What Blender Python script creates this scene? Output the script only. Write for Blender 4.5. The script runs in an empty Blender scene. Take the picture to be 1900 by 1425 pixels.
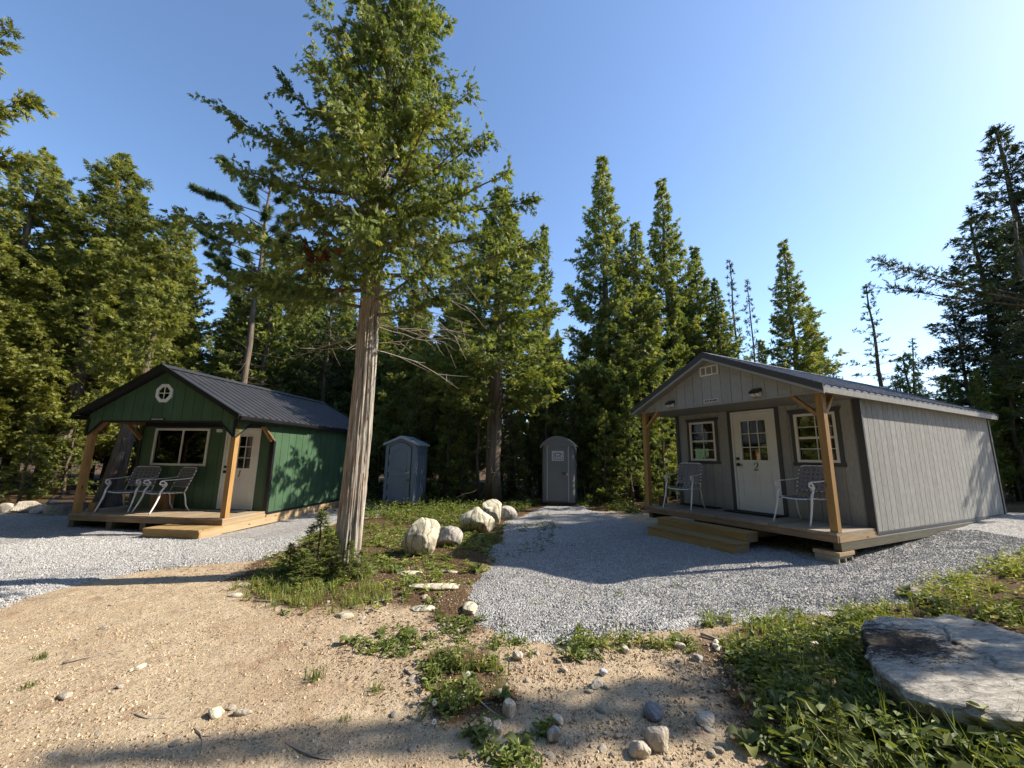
import bpy, math, random
import numpy as np
from mathutils import Matrix, Vector

R = math.radians
rng = np.random.default_rng(7)
random.seed(7)
SC = bpy.context.scene
COL = SC.collection

# ------------------------------------------------------------------ camera, sky, sun, exposure
CAM_H, PITCH, ROLL, FPX = 1.6, 0.1799, 0.0156, 750.6
cd = bpy.data.cameras.new('camera')
cd.sensor_width = 36.0
cd.lens = FPX / 1900 * 36
cd.clip_start = 0.05
cd.clip_end = 2000
cam = bpy.data.objects.new('camera', cd)
COL.objects.link(cam)
cam.matrix_world = Matrix.Translation((0, 0, CAM_H)) @ Matrix.Rotation(math.pi / 2 + PITCH, 4, 'X') @ Matrix.Rotation(ROLL, 4, 'Z')
SC.camera = cam

SUN_EL, SUN_AZ = R(37.5), R(81.5)          # azimuth measured from +Y towards +X
world = bpy.data.worlds.new('World')
SC.world = world
world.use_nodes = True
wn = world.node_tree
sky = wn.nodes.new('ShaderNodeTexSky')
sky.sky_type = 'NISHITA'
sky.sun_disc = False
sky.sun_elevation = SUN_EL
sky.sun_rotation = SUN_AZ
sky.air_density = 1.0
sky.dust_density = 0.5
sky.ozone_density = 4.0
wn.links.new(sky.outputs[0], wn.nodes['Background'].inputs[0])
wn.nodes['Background'].inputs[1].default_value = 0.143
sd = bpy.data.lights.new('sun', 'SUN')
sd.energy = 5.0
sd.angle = R(0.53)
sd.color = (1.0, 0.90, 0.76)
sun = bpy.data.objects.new('sun', sd)
COL.objects.link(sun)
SUNV = Vector((math.sin(SUN_AZ) * math.cos(SUN_EL), math.cos(SUN_AZ) * math.cos(SUN_EL), math.sin(SUN_EL)))
sun.rotation_euler = SUNV.to_track_quat('Z', 'Y').to_euler()
sun.location = SUNV * 60
SC.view_settings.view_transform = 'Standard'
SC.view_settings.look = 'None'
SC.view_settings.gamma = 1.0
SC.view_settings.exposure = 0.86
SC.view_settings.use_curve_mapping = False
SC.render.engine = 'CYCLES'
SC.cycles.max_bounces = 6
SC.cycles.diffuse_bounces = 4
SC.cycles.transparent_max_bounces = 6
SC.cycles.caustics_reflective = False
SC.cycles.caustics_refractive = False

# ------------------------------------------------------------------ layout helpers (metres; photo pixel -> ray for layout)
def ray(x, y):
    X, Y = x - 950, 712.5 - y
    c, s = math.cos(ROLL), math.sin(ROLL)
    X, Y = X * c - Y * s, X * s + Y * c
    u, v = X / FPX, Y / FPX
    c, s = math.cos(PITCH), math.sin(PITCH)
    return np.array([u, c - v * s, s + v * c])

def at_depth(x, y, Y):
    d = ray(x, y)
    p = d * Y / d[1]
    p[2] += CAM_H
    return p

def project(P):
    P = np.asarray(P, float)
    x, y, z = P[:, 0], P[:, 1], P[:, 2] - CAM_H
    c, s = math.cos(PITCH), math.sin(PITCH)
    d = y * c + z * s
    u = -y * s + z * c
    d = np.where(d < .05, .05, d)
    X, Y = x / d * FPX, u / d * FPX
    c, s = math.cos(-ROLL), math.sin(-ROLL)
    return np.stack([950 + X * c - Y * s, 712.5 - (X * s + Y * c)], -1)

_lat = np.random.default_rng(3).random((256, 256))
def vnoise(x, y):
    xi, yi = np.floor(x).astype(int), np.floor(y).astype(int)
    fx, fy = x - xi, y - yi
    fx, fy = fx * fx * (3 - 2 * fx), fy * fy * (3 - 2 * fy)
    a, b = _lat[xi & 255, yi & 255], _lat[(xi + 1) & 255, yi & 255]
    c, d = _lat[xi & 255, (yi + 1) & 255], _lat[(xi + 1) & 255, (yi + 1) & 255]
    return (a * (1 - fx) + b * fx) * (1 - fy) + (c * (1 - fx) + d * fx) * fy

def fbm(x, y, o=4):
    s, a, t = 0, .5, 0
    for i in range(o):
        s = s + a * vnoise(x + 17.3 * i, y - 9.1 * i)
        t += a
        a *= .5
        x, y = x * 2.03, y * 2.03
    return s / t

ANCH = np.array([(0, 0, 0), (-3, 2.5, 0), (3, 2.7, .03), (0, 5, 0), (-2.2, 5.8, .03), (-6.2, 5.3, 0), (-6, 8.6, -.13), (-9.7, 9.0, -.08), (-7.8, 8.6, -.12),
                 (-13, 11, .0), (-3.5, 13.5, -.05), (1.75, 13.9, .05), (-.6, 10.3, .0), (4.6, 6.0, .25), (3.6, 6.9, .11), (2.8, 8.8, .09), (4.0, 10.5, .2),
                 (10.9, 9.3, .50), (7.5, 7.3, .40), (6, 4.6, .2), (4, 3, .05), (9, 4, .3), (14, 9, .6), (12, 14, .4), (-9, 16, 0), (0, 20, 0), (10, 22, .3),
                 (-20, 20, 0), (-18, 8, 0), (20, 20, .5), (25, 8, .6), (0, -6, 0), (8, -4, .1), (-8, -4, 0), (-3, 9, -.01), (1, 8, .05), (1.5, 6, .05)])
def ground_z(x, y):
    x, y = np.asarray(x, float), np.asarray(y, float)
    num = np.zeros(np.broadcast(x, y).shape)
    den = np.zeros_like(num) + 1e-9
    for ax, ay, az in ANCH:
        w = np.exp(-((x - ax) ** 2 + (y - ay) ** 2) / (2 * 1.9 ** 2)) + 1e-4 / (1 + (x - ax) ** 2 + (y - ay) ** 2)
        num += w * az
        den += w
    return num / den

def micro(x, y):
    return (fbm(x * .9, y * .9, 3) - .5) * .05 + (fbm(x * 5, y * 5, 3) - .5) * .018

def gz(x, y):
    return ground_z(x, y) + micro(np.asarray(x, float), np.asarray(y, float))

def g1(x, y):
    return float(gz(np.array([x]), np.array([y]))[0])

def at_ground(px, py):
    d = ray(px, py)
    z = 0.
    for _ in range(12):
        t = (z - CAM_H) / min(d[2], -.01)
        z = .5 * z + .5 * float(ground_z(np.array([d[0] * t]), np.array([d[1] * t]))[0])
    t = (z - CAM_H) / min(d[2], -.01)
    return np.array([d[0] * t, d[1] * t, z])

def poly_world(pts):
    return np.array([at_ground(*p)[:2] if len(p) == 2 else p[:2] for p in pts])

def sdist(P, poly):
    """signed distance to a polygon, positive inside"""
    P = np.asarray(P, float)
    n = len(poly)
    best = np.full(len(P), 1e9)
    ins = np.zeros(len(P), bool)
    for i in range(n):
        a, b = poly[i], poly[(i + 1) % n]
        ab = b - a
        t = np.clip(((P - a) @ ab) / (ab @ ab + 1e-12), 0, 1)
        q = a + t[:, None] * ab
        best = np.minimum(best, np.hypot(*(P - q).T))
        c = ((a[1] > P[:, 1]) != (b[1] > P[:, 1]))
        xx = (b[0] - a[0]) * (P[:, 1] - a[1]) / (b[1] - a[1] + 1e-12) + a[0]
        ins ^= c & (P[:, 0] < xx)
    return np.where(ins, best, -best)

# ------------------------------------------------------------------ object helpers
def tag(o, label=None, cat=None, group=None, kind=None):
    if label: o['label'] = label
    if cat: o['category'] = cat
    if group: o['group'] = group
    if kind: o['kind'] = kind
    return o

def empty(name, loc, rz=0, label=None, cat=None, group=None):
    o = bpy.data.objects.new(name, None)
    o.empty_display_size = .2
    COL.objects.link(o)
    o.location = loc
    o.rotation_euler = (0, 0, rz)
    return tag(o, label, cat, group)

def link(name, me, parent=None):
    o = bpy.data.objects.new(name, me)
    COL.objects.link(o)
    if parent is not None: o.parent = parent
    return o

def np_mesh(name, V, F, mat, tint=None, smooth=False, attrs=None):
    """F is an (n,3) or (n,4) int array"""
    V = np.ascontiguousarray(V, np.float32)
    F = np.ascontiguousarray(F, np.int32)
    me = bpy.data.meshes.new(name)
    k = F.shape[1]
    me.vertices.add(len(V))
    me.vertices.foreach_set('co', V.ravel())
    me.loops.add(F.size)
    me.loops.foreach_set('vertex_index', F.ravel())
    me.polygons.add(len(F))
    me.polygons.foreach_set('loop_start', np.arange(0, F.size, k, dtype=np.int32))
    me.polygons.foreach_set('use_smooth', np.full(len(F), smooth, bool))
    me.update(calc_edges=True)
    at = dict(attrs or {})
    if tint is not None: at['tint'] = tint
    for kx, vv in at.items():
        a = me.attributes.new(kx, 'FLOAT', 'POINT')
        a.data.foreach_set('value', np.ascontiguousarray(vv, np.float32))
    me.materials.append(mat)
    return me

def copy_tree(o, parent=None):
    c = o.copy()
    COL.objects.link(c)
    if parent is not None: c.parent = parent
    for ch in list(o.children): copy_tree(ch, c)
    return c

class MB:
    def __init__(s): s.v, s.f, s.sm = [], [], []
    def add(s, vs, fs, smooth=False):
        n = len(s.v)
        s.v += [tuple(map(float, p)) for p in vs]
        s.f += [tuple(i + n for i in q) for q in fs]
        s.sm += [smooth] * len(fs)
        return s
    def box(s, a, b, bev=0):
        (x0, y0, z0), (x1, y1, z1) = a, b
        if x0 > x1: x0, x1 = x1, x0
        if y0 > y1: y0, y1 = y1, y0
        if z0 > z1: z0, z1 = z1, z0
        s.add([(x0, y0, z0), (x1, y0, z0), (x1, y1, z0), (x0, y1, z0), (x0, y0, z1), (x1, y0, z1), (x1, y1, z1), (x0, y1, z1)],
              [(0, 3, 2, 1), (4, 5, 6, 7), (0, 1, 5, 4), (1, 2, 6, 5), (2, 3, 7, 6), (3, 0, 4, 7)])
        return s
    def beam(s, p, q, w, h, up=(0, 0, 1)):
        p, q = Vector(p), Vector(q)
        d = (q - p).normalized()
        up = Vector(up)
        r = d.cross(up)
        if r.length < 1e-4: r = d.cross(Vector((1, 0, 0)))
        r.normalize()
        u = r.cross(d)
        vs = []
        for e in (p, q):
            for a, b in ((-1, -1), (1, -1), (1, 1), (-1, 1)): vs.append(e + r * a * w / 2 + u * b * h / 2)
        return s.add(vs, [(0, 1, 2, 3), (7, 6, 5, 4), (0, 4, 5, 1), (1, 5, 6, 2), (2, 6, 7, 3), (3, 7, 4, 0)])
    def prism(s, poly, ax, a, b):
        """poly in the two other axes, extruded along axis ax from a to b"""
        n = len(poly)
        vs = []
        for e in (a, b):
            for p in poly:
                c = list(p)
                c.insert(ax, e)
                vs.append(c)
        fs = [tuple(range(n - 1, -1, -1)), tuple(range(n, 2 * n))] + [(i, (i + 1) % n, n + (i + 1) % n, n + i) for i in range(n)]
        return s.add(vs, fs)
    def tube(s, pts, rad, n=6, cap=True, smooth=True):
        pts = [Vector(p) for p in pts]
        if not hasattr(rad, '__len__'): rad = [rad] * len(pts)
        vs, ref = [], None
        for i, p in enumerate(pts):
            t = (pts[min(i + 1, len(pts) - 1)] - pts[max(i - 1, 0)]).normalized()
            if ref is None:
                ref = t.cross(Vector((0, 0, 1)) if abs(t.z) < .9 else Vector((1, 0, 0))).normalized()
            r = (ref - t * ref.dot(t)).normalized()
            ref = r
            b = t.cross(r)
            for k in range(n):
                a = 2 * math.pi * k / n
                vs.append(p + (r * math.cos(a) + b * math.sin(a)) * rad[i])
        fs = []
        for i in range(len(pts) - 1):
            for k in range(n):
                k2 = (k + 1) % n
                fs.append((i * n + k, i * n + k2, (i + 1) * n + k2, (i + 1) * n + k))
        s.add(vs, fs, smooth)
        if cap:
            m = len(s.v) - len(vs)
            s.f += [tuple(m + k for k in range(n - 1, -1, -1)), tuple(m + (len(pts) - 1) * n + k for k in range(n))]
            s.sm += [False, False]
        return s
    def build(s, name, mat, parent=None):
        me = bpy.data.meshes.new(name)
        me.from_pydata(s.v, [], s.f)
        me.polygons.foreach_set('use_smooth', s.sm)
        me.materials.append(mat)
        me.update()
        return link(name, me, parent)

def part_box(name, a, b, mat, parent): return MB().box(a, b).build(name, mat, parent)

# ------------------------------------------------------------------ materials
class NT:
    def __init__(s, name):
        s.m = bpy.data.materials.new(name)
        s.m.use_nodes = True
        s.t = s.m.node_tree
        s.bsdf = s.t.nodes['Principled BSDF']
        s.out = s.t.nodes['Material Output']
    def n(s, ty, ins=None, **kw):
        x = s.t.nodes.new('ShaderNode' + ty)
        for k, v in kw.items(): setattr(x, k, v)
        for k, v in (ins or {}).items():
            if hasattr(v, 'is_output'): s.t.links.new(v, x.inputs[k])
            else: x.inputs[k].default_value = v
        return x
    def l(s, a, b): s.t.links.new(a, b)
    def coord(s, scale=(1, 1, 1), which='Object'):
        c = s.n('TexCoord')
        return s.n('Mapping', {0: c.outputs[which], 'Scale': scale}).outputs[0]
    def noise(s, vec, scale, detail=4, rough=.55, dist=0):
        return s.n('TexNoise', {'Vector': vec, 'Scale': scale, 'Detail': detail, 'Roughness': rough, 'Distortion': dist}).outputs[0]
    def ramp(s, fac, stops):
        r = s.n('ValToRGB', {0: fac})
        e = r.color_ramp.elements
        while len(e) < len(stops): e.new(.5)
        for i, (p, c) in enumerate(stops):
            e[i].position = p
            e[i].color = (*c, 1) if len(c) == 3 else c
        return r.outputs[0]
    def mix(s, f, a, b, mode='MIX'):
        x = s.n('Mix', data_type='RGBA', blend_type=mode)
        for i, v in ((0, f), (6, a), (7, b)):
            if hasattr(v, 'is_output'): s.l(v, x.inputs[i])
            else: x.inputs[i].default_value = v if i == 0 else ((*v, 1) if len(v) == 3 else v)
        return x.outputs[2]
    def math(s, op, a, b=0.):
        x = s.n('Math', operation=op)
        for i, v in ((0, a), (1, b)):
            if hasattr(v, 'is_output'): s.l(v, x.inputs[i])
            else: x.inputs[i].default_value = v
        return x.outputs[0]
    def bump(s, h, strength=.5, dist=.01, nrm=None):
        b = s.n('Bump', {'Height': h, 'Strength': strength, 'Distance': dist})
        if nrm is not None: s.l(nrm, b.inputs['Normal'])
        return b.outputs[0]
    def done(s, col=None, rough=.6, nrm=None, spec=.5, metal=0.):
        b = s.bsdf
        if col is not None:
            if hasattr(col, 'is_output'): s.l(col, b.inputs['Base Color'])
            else: b.inputs['Base Color'].default_value = (*col, 1)
        if hasattr(rough, 'is_output'): s.l(rough, b.inputs['Roughness'])
        else: b.inputs['Roughness'].default_value = rough
        b.inputs['Specular IOR Level'].default_value = spec
        b.inputs['Metallic'].default_value = metal
        if nrm is not None: s.l(nrm, b.inputs['Normal'])
        return s.m

def paint(name, c, var=.12, scale=3, rough=.5, stretch=(1, 1, 1), bump=.15, bscale=60, spec=.5, rnd=.05, metal=0., dirt=None):
    t = NT(name)
    v = t.coord(stretch)
    n = t.noise(v, scale, 5)
    a = tuple(x * (1 - var) for x in c)
    b = tuple(min(1, x * (1 + var)) for x in c)
    col = t.ramp(n, [(.3, a), (.7, b)])
    if dirt:
        n2 = t.noise(v, scale * 2.3, 6, .7)
        col = t.mix(t.ramp(n2, [(.52, (0, 0, 0)), (.72, (1, 1, 1))]), col, dirt)
    if rnd:
        oi = t.n('ObjectInfo')
        k = t.math('ADD', t.math('MULTIPLY', oi.outputs['Random'], 2 * rnd), 1 - rnd)
        cc = t.n('CombineColor', {0: k, 1: k, 2: k})
        col = t.mix(1., col, cc.outputs[0], 'MULTIPLY')
    nr = t.bump(t.noise(v, bscale, 4), bump, .004) if bump else None
    rg = t.ramp(n, [(.2, (max(0, rough - .08),) * 3), (.8, (min(1, rough + .08),) * 3)])
    return t.done(col, rg, nr, spec, metal)

def wood(name, light, dark, axis=0, rough=.65, weather=0.):
    t = NT(name)
    st = [14, 14, 14]
    st[axis] = .9
    v = t.coord(tuple(st))
    oi = t.n('ObjectInfo')
    off = t.n('VectorMath', {0: v, 1: (0, 0, 0)}, operation='ADD')
    cx = t.n('CombineXYZ', {0: t.math('MULTIPLY', oi.outputs['Random'], 37.), 1: t.math('MULTIPLY', oi.outputs['Random'], 91.), 2: t.math('MULTIPLY', oi.outputs['Random'], 53.)})
    t.l(cx.outputs[0], off.inputs[1])
    v = off.outputs[0]
    n = t.noise(v, 1.6, 8, .6, 1.2)
    col = t.ramp(n, [(.28, dark), (.5, tuple((a + b) / 2 for a, b in zip(light, dark))), (.72, light)])
    st2 = [5, 5, 5]
    st2[axis] = 1.8
    vo = t.n('TexVoronoi', {'Vector': t.coord(tuple(st2)), 'Scale': 1.1, 'Randomness': 1.})
    kn = t.ramp(vo.outputs['Distance'], [(.05, (1, 1, 1)), (.12, (0, 0, 0))])
    col = t.mix(kn, col, tuple(x * .35 for x in dark))
    if weather:
        wn_ = t.noise(t.coord(), 2.5, 5)
        col = t.mix(t.math('MULTIPLY', t.ramp(wn_, [(.35, (0, 0, 0)), (.65, (1, 1, 1))]), weather), col, (.30, .27, .23))
    k = t.math('ADD', t.math('MULTIPLY', oi.outputs['Random'], .3), .85)
    cc = t.n('CombineColor', {0: k, 1: k, 2: k})
    col = t.mix(1., col, cc.outputs[0], 'MULTIPLY')
    return t.done(col, rough, t.bump(n, .25, .003), .3)

def leafmat(name, stops, trans=.35, rough=.55):
    t = NT(name)
    a = t.n('Attribute', attribute_name='tint')
    oi = t.n('ObjectInfo')
    f = t.math('ADD', a.outputs['Fac'], t.math('MULTIPLY', t.math('SUBTRACT', oi.outputs['Random'], .5), .16))
    col = t.ramp(f, stops)
    t.l(col, t.bsdf.inputs['Base Color'])
    t.bsdf.inputs['Roughness'].default_value = rough
    t.bsdf.inputs['Specular IOR Level'].default_value = .25
    tr = t.n('BsdfTranslucent')
    t.l(t.mix(1., col, (1.25, 1.2, .55, 1), 'MULTIPLY'), tr.inputs[0])
    ms = t.n('MixShader', {0: trans})
    t.l(t.bsdf.outputs[0], ms.inputs[1])
    t.l(tr.outputs[0], ms.inputs[2])
    t.l(ms.outputs[0], t.out.inputs[0])
    return t.m

def barkmat(name, light, dark, sc=1.):
    t = NT(name)
    v = t.coord((16 * sc, 16 * sc, 1.1 * sc))
    n = t.noise(v, 1.5, 8, .62, .8)
    col = t.ramp(n, [(.3, dark), (.52, tuple(.5 * (a + b) for a, b in zip(light, dark))), (.7, light)])
    n2 = t.noise(t.coord(), 2.2, 4)
    col = t.mix(t.ramp(n2, [(.45, (0, 0, 0)), (.75, (.55, .55, .55))]), col, tuple(x * .75 for x in (light[0] * 1.1, light[1] * .85, light[2] * .7)))
    return t.done(col, .9, t.bump(n, .9, .02), .1)

def rockmat(name, base, dark, veins=.5, scale=3., lichen=None):
    t = NT(name)
    v = t.coord()
    n = t.noise(v, scale, 8, .65)
    w = t.n('TexWave', {'Vector': t.coord((1, 1, .45)), 'Scale': scale * .9, 'Distortion': 9., 'Detail': 5., 'Detail Scale': 2.}, wave_type='BANDS', bands_direction='X').outputs['Fac']
    col = t.ramp(n, [(.3, tuple(x * .72 for x in base)), (.5, base), (.75, tuple(min(.9, x * 1.12) for x in base))])
    col = t.mix(t.math('MULTIPLY', t.ramp(w, [(.0, (1, 1, 1)), (.16, (0, 0, 0))]), veins), col, dark)
    if lichen:
        n3 = t.noise(t.coord((1, 1, .5)), scale * 1.6, 7, .72)
        col = t.mix(t.ramp(n3, [(.54, (0, 0, 0)), (.68, (1, 1, 1))]), col, lichen)
    oi = t.n('ObjectInfo')
    k = t.math('ADD', t.math('MULTIPLY', oi.outputs['Random'], .3), .85)
    col = t.mix(1., col, t.n('CombineColor', {0: k, 1: k, 2: k}).outputs[0], 'MULTIPLY')
    b = t.bump(t.noise(v, scale * 9, 6, .7), .7, .015)
    b = t.bump(w, .35, .012, b)
    return t.done(col, .85, b, .25)

M = {}
M['green'] = paint('green_siding', (.053, .108, .057), .12, 2., .45, bump=.05, rnd=.08, dirt=(.062, .098, .060))
M['grey'] = paint('grey_siding', (.315, .315, .298), .13, 9., .75, (6, 6, 1.2), .5, 25, .3, .06)
M['grey_side'] = paint('weathered_siding', (.318, .317, .300), .40, 34., .8, (4, 4, .25), 1., 26, .25, .07, dirt=(.19, .19, .182))
M['black'] = paint('black_trim', (.012, .012, .014), .15, 4, .35, bump=.05)
M['charcoal'] = paint('charcoal_trim', (.055, .055, .06), .1, 4, .5, bump=.08)
M['roof_black'] = paint('black_roof_metal', (.030, .030, .031), .12, 3, .48, bump=.03, spec=.6, rnd=.05)
M['roof_grey'] = paint('grey_roof_metal', (.11, .112, .12), .12, 3, .42, bump=.03, spec=.6, rnd=.05)
M['white'] = paint('white_paint', (.74, .73, .69), .05, 4, .4, bump=.04, rnd=.02)
M['frame_white'] = paint('white_powder_coat', (.78, .78, .76), .05, 5, .35, bump=.02, rnd=.02)
M['strap'] = paint('mauve_grey_strap', (.21, .19, .20), .08, 20, .5, bump=.1, rnd=.05)
M['soffit'] = paint('grey_soffit', (.21, .20, .17), .08, 4, .7)
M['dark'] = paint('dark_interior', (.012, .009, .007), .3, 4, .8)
M['blind'] = paint('window_blind', (.32, .31, .28), .08, 4, .7)
M['interior_wood'] = paint('interior_wood', (.09, .04, .02), .3, 5, .6, (1, 1, 6))
M['rubber'] = paint('black_rubber', (.012, .012, .012), .2, 20, .85, bump=.4, bscale=150)
M['plastic_blue'] = paint('blue_grey_plastic', (.17, .215, .26), .06, 2, .42, bump=.1, bscale=40, rnd=0)
M['plastic_blue_l'] = paint('pale_blue_grey_plastic', (.36, .43, .49), .08, 2, .4, bump=.1, bscale=40, rnd=0)
M['plastic_grey'] = paint('grey_plastic', (.155, .16, .155), .06, 2, .45, bump=.1, bscale=40, rnd=0)
M['plastic_grey_l'] = paint('pale_grey_plastic', (.42, .42, .39), .06, 2, .45, bump=.1, bscale=40, rnd=0)
M['sign_white'] = paint('sign_white', (.5, .5, .5), .06, 8, .5, bump=.02)
M['sign_dark'] = paint('sign_dark', (.02, .02, .022), .1, 8, .5, bump=0)
M['concrete'] = paint('concrete_block', (.30, .29, .235), .18, 12, .9, bump=.6, bscale=90)
M['steel'] = paint('rusty_steel', (.30, .29, .27), .35, 9, .5, bump=.3, metal=.5, dirt=(.10, .06, .04))
M['terracotta'] = paint('brown_pot', (.16, .075, .035), .15, 6, .6)
M['w_deck'] = wood('deck_wood', (.40, .31, .20), (.24, .17, .10), 1, weather=.35)
M['w_deck2'] = wood('deck_wood_grey', (.36, .30, .22), (.22, .17, .115), 1, weather=.5)
M['w_rim'] = wood('rim_wood', (.34, .23, .13), (.17, .10, .055), 0, weather=.25)
M['w_side'] = wood('side_wood', (.46, .34, .20), (.30, .20, .10), 1, weather=.2)
M['w_post'] = wood('post_wood', (.46, .28, .105), (.26, .135, .045), 2)
M['w_step'] = wood('step_wood', (.42, .29, .12), (.26, .16, .06), 0, weather=.1)
M['w_brace'] = wood('brace_wood', (.36, .21, .10), (.20, .105, .045), 2)
M['w_skid'] = wood('skid_wood', (.17, .155, .11), (.09, .08, .055), 1)
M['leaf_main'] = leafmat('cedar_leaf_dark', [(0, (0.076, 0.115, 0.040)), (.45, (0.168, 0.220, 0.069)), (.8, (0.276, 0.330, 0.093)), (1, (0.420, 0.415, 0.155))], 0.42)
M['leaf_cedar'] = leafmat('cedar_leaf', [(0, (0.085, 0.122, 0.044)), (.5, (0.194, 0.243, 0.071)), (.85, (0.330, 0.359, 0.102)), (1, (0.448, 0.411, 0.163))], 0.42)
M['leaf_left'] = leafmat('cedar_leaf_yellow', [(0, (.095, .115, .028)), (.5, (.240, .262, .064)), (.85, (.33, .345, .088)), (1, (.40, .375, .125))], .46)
M['leaf_spruce'] = leafmat('spruce_needle', [(0, (0.031, 0.051, 0.025)), (.6, (0.071, 0.101, 0.041)), (1, (0.144, 0.159, 0.062))], 0.22)
M['leaf_pine'] = leafmat('pine_needle', [(0, (.03, .055, .02)), (.6, (.065, .105, .035)), (1, (.12, .16, .05))], .2)
M['leaf_weed'] = leafmat('weed_leaf', [(0, (0.058, 0.087, 0.028)), (.5, (0.146, 0.197, 0.053)), (.85, (0.270, 0.320, 0.084)), (1, (0.415, 0.358, 0.144))], 0.4)
M['leaf_broad'] = leafmat('broad_leaf', [(0, (0.069, 0.095, 0.031)), (.6, (0.144, 0.179, 0.055)), (1, (0.230, 0.252, 0.078))], .35)
M['dead_leaf'] = leafmat('dead_needles', [(0, (.12, .035, .015)), (1, (.28, .09, .03))], .25)
M['litter'] = leafmat('litter', [(0, (.06, .035, .02)), (.5, (.17, .10, .055)), (1, (.36, .27, .17))], .0, .85)
M['bark_main'] = barkmat('cedar_bark', (.60, .56, .485), (.075, .06, .046))
M['bark'] = barkmat('bark', (.24, .20, .155), (.055, .042, .03), .9)
M['twig'] = paint('dead_twig', (.30, .26, .215), .25, 12, .85, bump=.2)
M['rock_white'] = rockmat('white_marble_rock', (.60, .55, .41), (.12, .10, .075), .75, 2.6, (.27, .225, .16))
M['rock_grey'] = rockmat('grey_lichen_rock', (.46, .43, .38), (.08, .07, .06), .5, 4., (.10, .09, .08))
M['rock_slate'] = rockmat('slate_rock', (.22, .22, .23), (.10, .10, .11), .3, 5.)
M['stone'] = rockmat('pale_field_stone', (.52, .46, .37), (.20, .17, .13), .35, 9.)
M['petal'] = paint('white_petal', (.8, .8, .78), .03, 5, .6, bump=0)
M['flower_eye'] = paint('yellow_flower_eye', (.6, .36, .02), .1, 5, .6, bump=0)

def glass():
    t = NT('window_glass')
    g = t.n('BsdfGlossy', {'Color': (.9, .93, .95, 1), 'Roughness': .015})
    tr = t.n('BsdfTransparent', {'Color': (.75, .78, .76, 1)})
    fr = t.n('Fresnel', {'IOR': 1.6})
    f = t.math('ADD', t.math('MULTIPLY', fr.outputs[0], 1.3), .03)
    wv = t.noise(t.coord(), 1.3, 2)
    b = t.bump(wv, .04, .03)
    t.l(b, g.inputs['Normal'])
    ms = t.n('MixShader')
    t.l(f, ms.inputs[0])
    t.l(tr.outputs[0], ms.inputs[1])
    t.l(g.outputs[0], ms.inputs[2])
    t.l(ms.outputs[0], t.out.inputs[0])
    return t.m
M['glass'] = glass()

def groundmat():
    t = NT('sandy_ground')
    v = t.coord()
    so = t.n('Attribute', attribute_name='soil').outputs['Fac']
    big = t.noise(v, .8, 5)
    mid = t.noise(v, 6, 6, .65)
    fine = t.noise(v, 55, 5, .7)
    sand = t.ramp(mid, [(.28, (.40, .305, .195)), (.5, (.51, .405, .27)), (.72, (.61, .495, .355))])
    sand = t.mix(t.ramp(big, [(.45, (0, 0, 0)), (.68, (.62, .62, .62))]), sand, (.36, .245, .155))
    sand = t.mix(t.ramp(t.noise(v, 2.3, 6, .7), [(.56, (0, 0, 0)), (.68, (.7, .7, .7))]), sand, (.27, .165, .10))
    sand = t.mix(t.ramp(fine, [(.3, (.55, .55, .55)), (.5, (0, 0, 0))]), sand, (.25, .165, .095))
    vo = t.n('TexVoronoi', {'Vector': v, 'Scale': 70., 'Randomness': 1.})
    spk = t.n('SeparateColor', {0: vo.outputs['Color']})
    peb = t.math('MULTIPLY', t.math('GREATER_THAN', spk.outputs[0], .72), t.ramp(vo.outputs['Distance'], [(.32, (1, 1, 1)), (.45, (0, 0, 0))]))
    sand = t.mix(t.math('MULTIPLY', peb, .5), sand, t.ramp(spk.outputs[1], [(0, (.32, .27, .2)), (1, (.68, .6, .47))]))
    litter = t.ramp(t.noise(v, 38, 6, .75), [(.3, (.035, .022, .013)), (.5, (.11, .07, .038)), (.72, (.24, .165, .095))])
    f = t.math('ADD', so, t.math('MULTIPLY', t.math('SUBTRACT', t.noise(v, 3.5, 6, .7), .5), 1.1))
    fm = t.ramp(f, [(.36, (0, 0, 0)), (.62, (1, 1, 1))])
    col = t.mix(fm, sand, litter)
    h = t.math('ADD', t.math('MULTIPLY', fine, .6), t.math('MULTIPLY', peb, .5))
    b = t.bump(h, 1., .028)
    b = t.bump(t.noise(v, 14, 5, .6), .7, .04, b)
    return t.done(col, .95, b, .1)
M['ground'] = groundmat()

def gravelmat():
    t = NT('crushed_gravel')
    v = t.coord()
    vo = t.n('TexVoronoi', {'Vector': v, 'Scale': 44., 'Randomness': 1.})
    spk = t.n('SeparateColor', {0: vo.outputs['Color']})
    col = t.ramp(spk.outputs[0], [(0, (.22, .217, .212)), (.5, (.35, .345, .335)), (1, (.54, .53, .505))])
    dirt = t.noise(v, 1.1, 5, .6)
    col = t.mix(t.math('MULTIPLY', t.ramp(dirt, [(.5, (0, 0, 0)), (.75, (1, 1, 1))]), .35), col, (.27, .2, .13))
    h = t.ramp(vo.outputs['Distance'], [(0, (1, 1, 1)), (.6, (0, 0, 0))])
    b = t.bump(h, 1., .02)
    return t.done(col, .85, b, .2)
M['gravel'] = gravelmat()
def chipmat(name, stops):
    t = NT(name)
    a = t.n('Attribute', attribute_name='tint')
    return t.done(t.ramp(a.outputs['Fac'], stops), .8, None, .25)
M['chips'] = chipmat('gravel_chips', [(0, (.20, .198, .193)), (.5, (.37, .365, .355)), (1, (.60, .59, .565))])
M['brown_chips'] = chipmat('brown_gravel_chips', [(0, (.14, .12, .10)), (.5, (.31, .275, .23)), (1, (.58, .53, .46))])
M['grit'] = chipmat('sand_grit', [(0, (.26, .19, .12)), (.5, (.47, .36, .235)), (1, (.66, .56, .42))])

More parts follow.
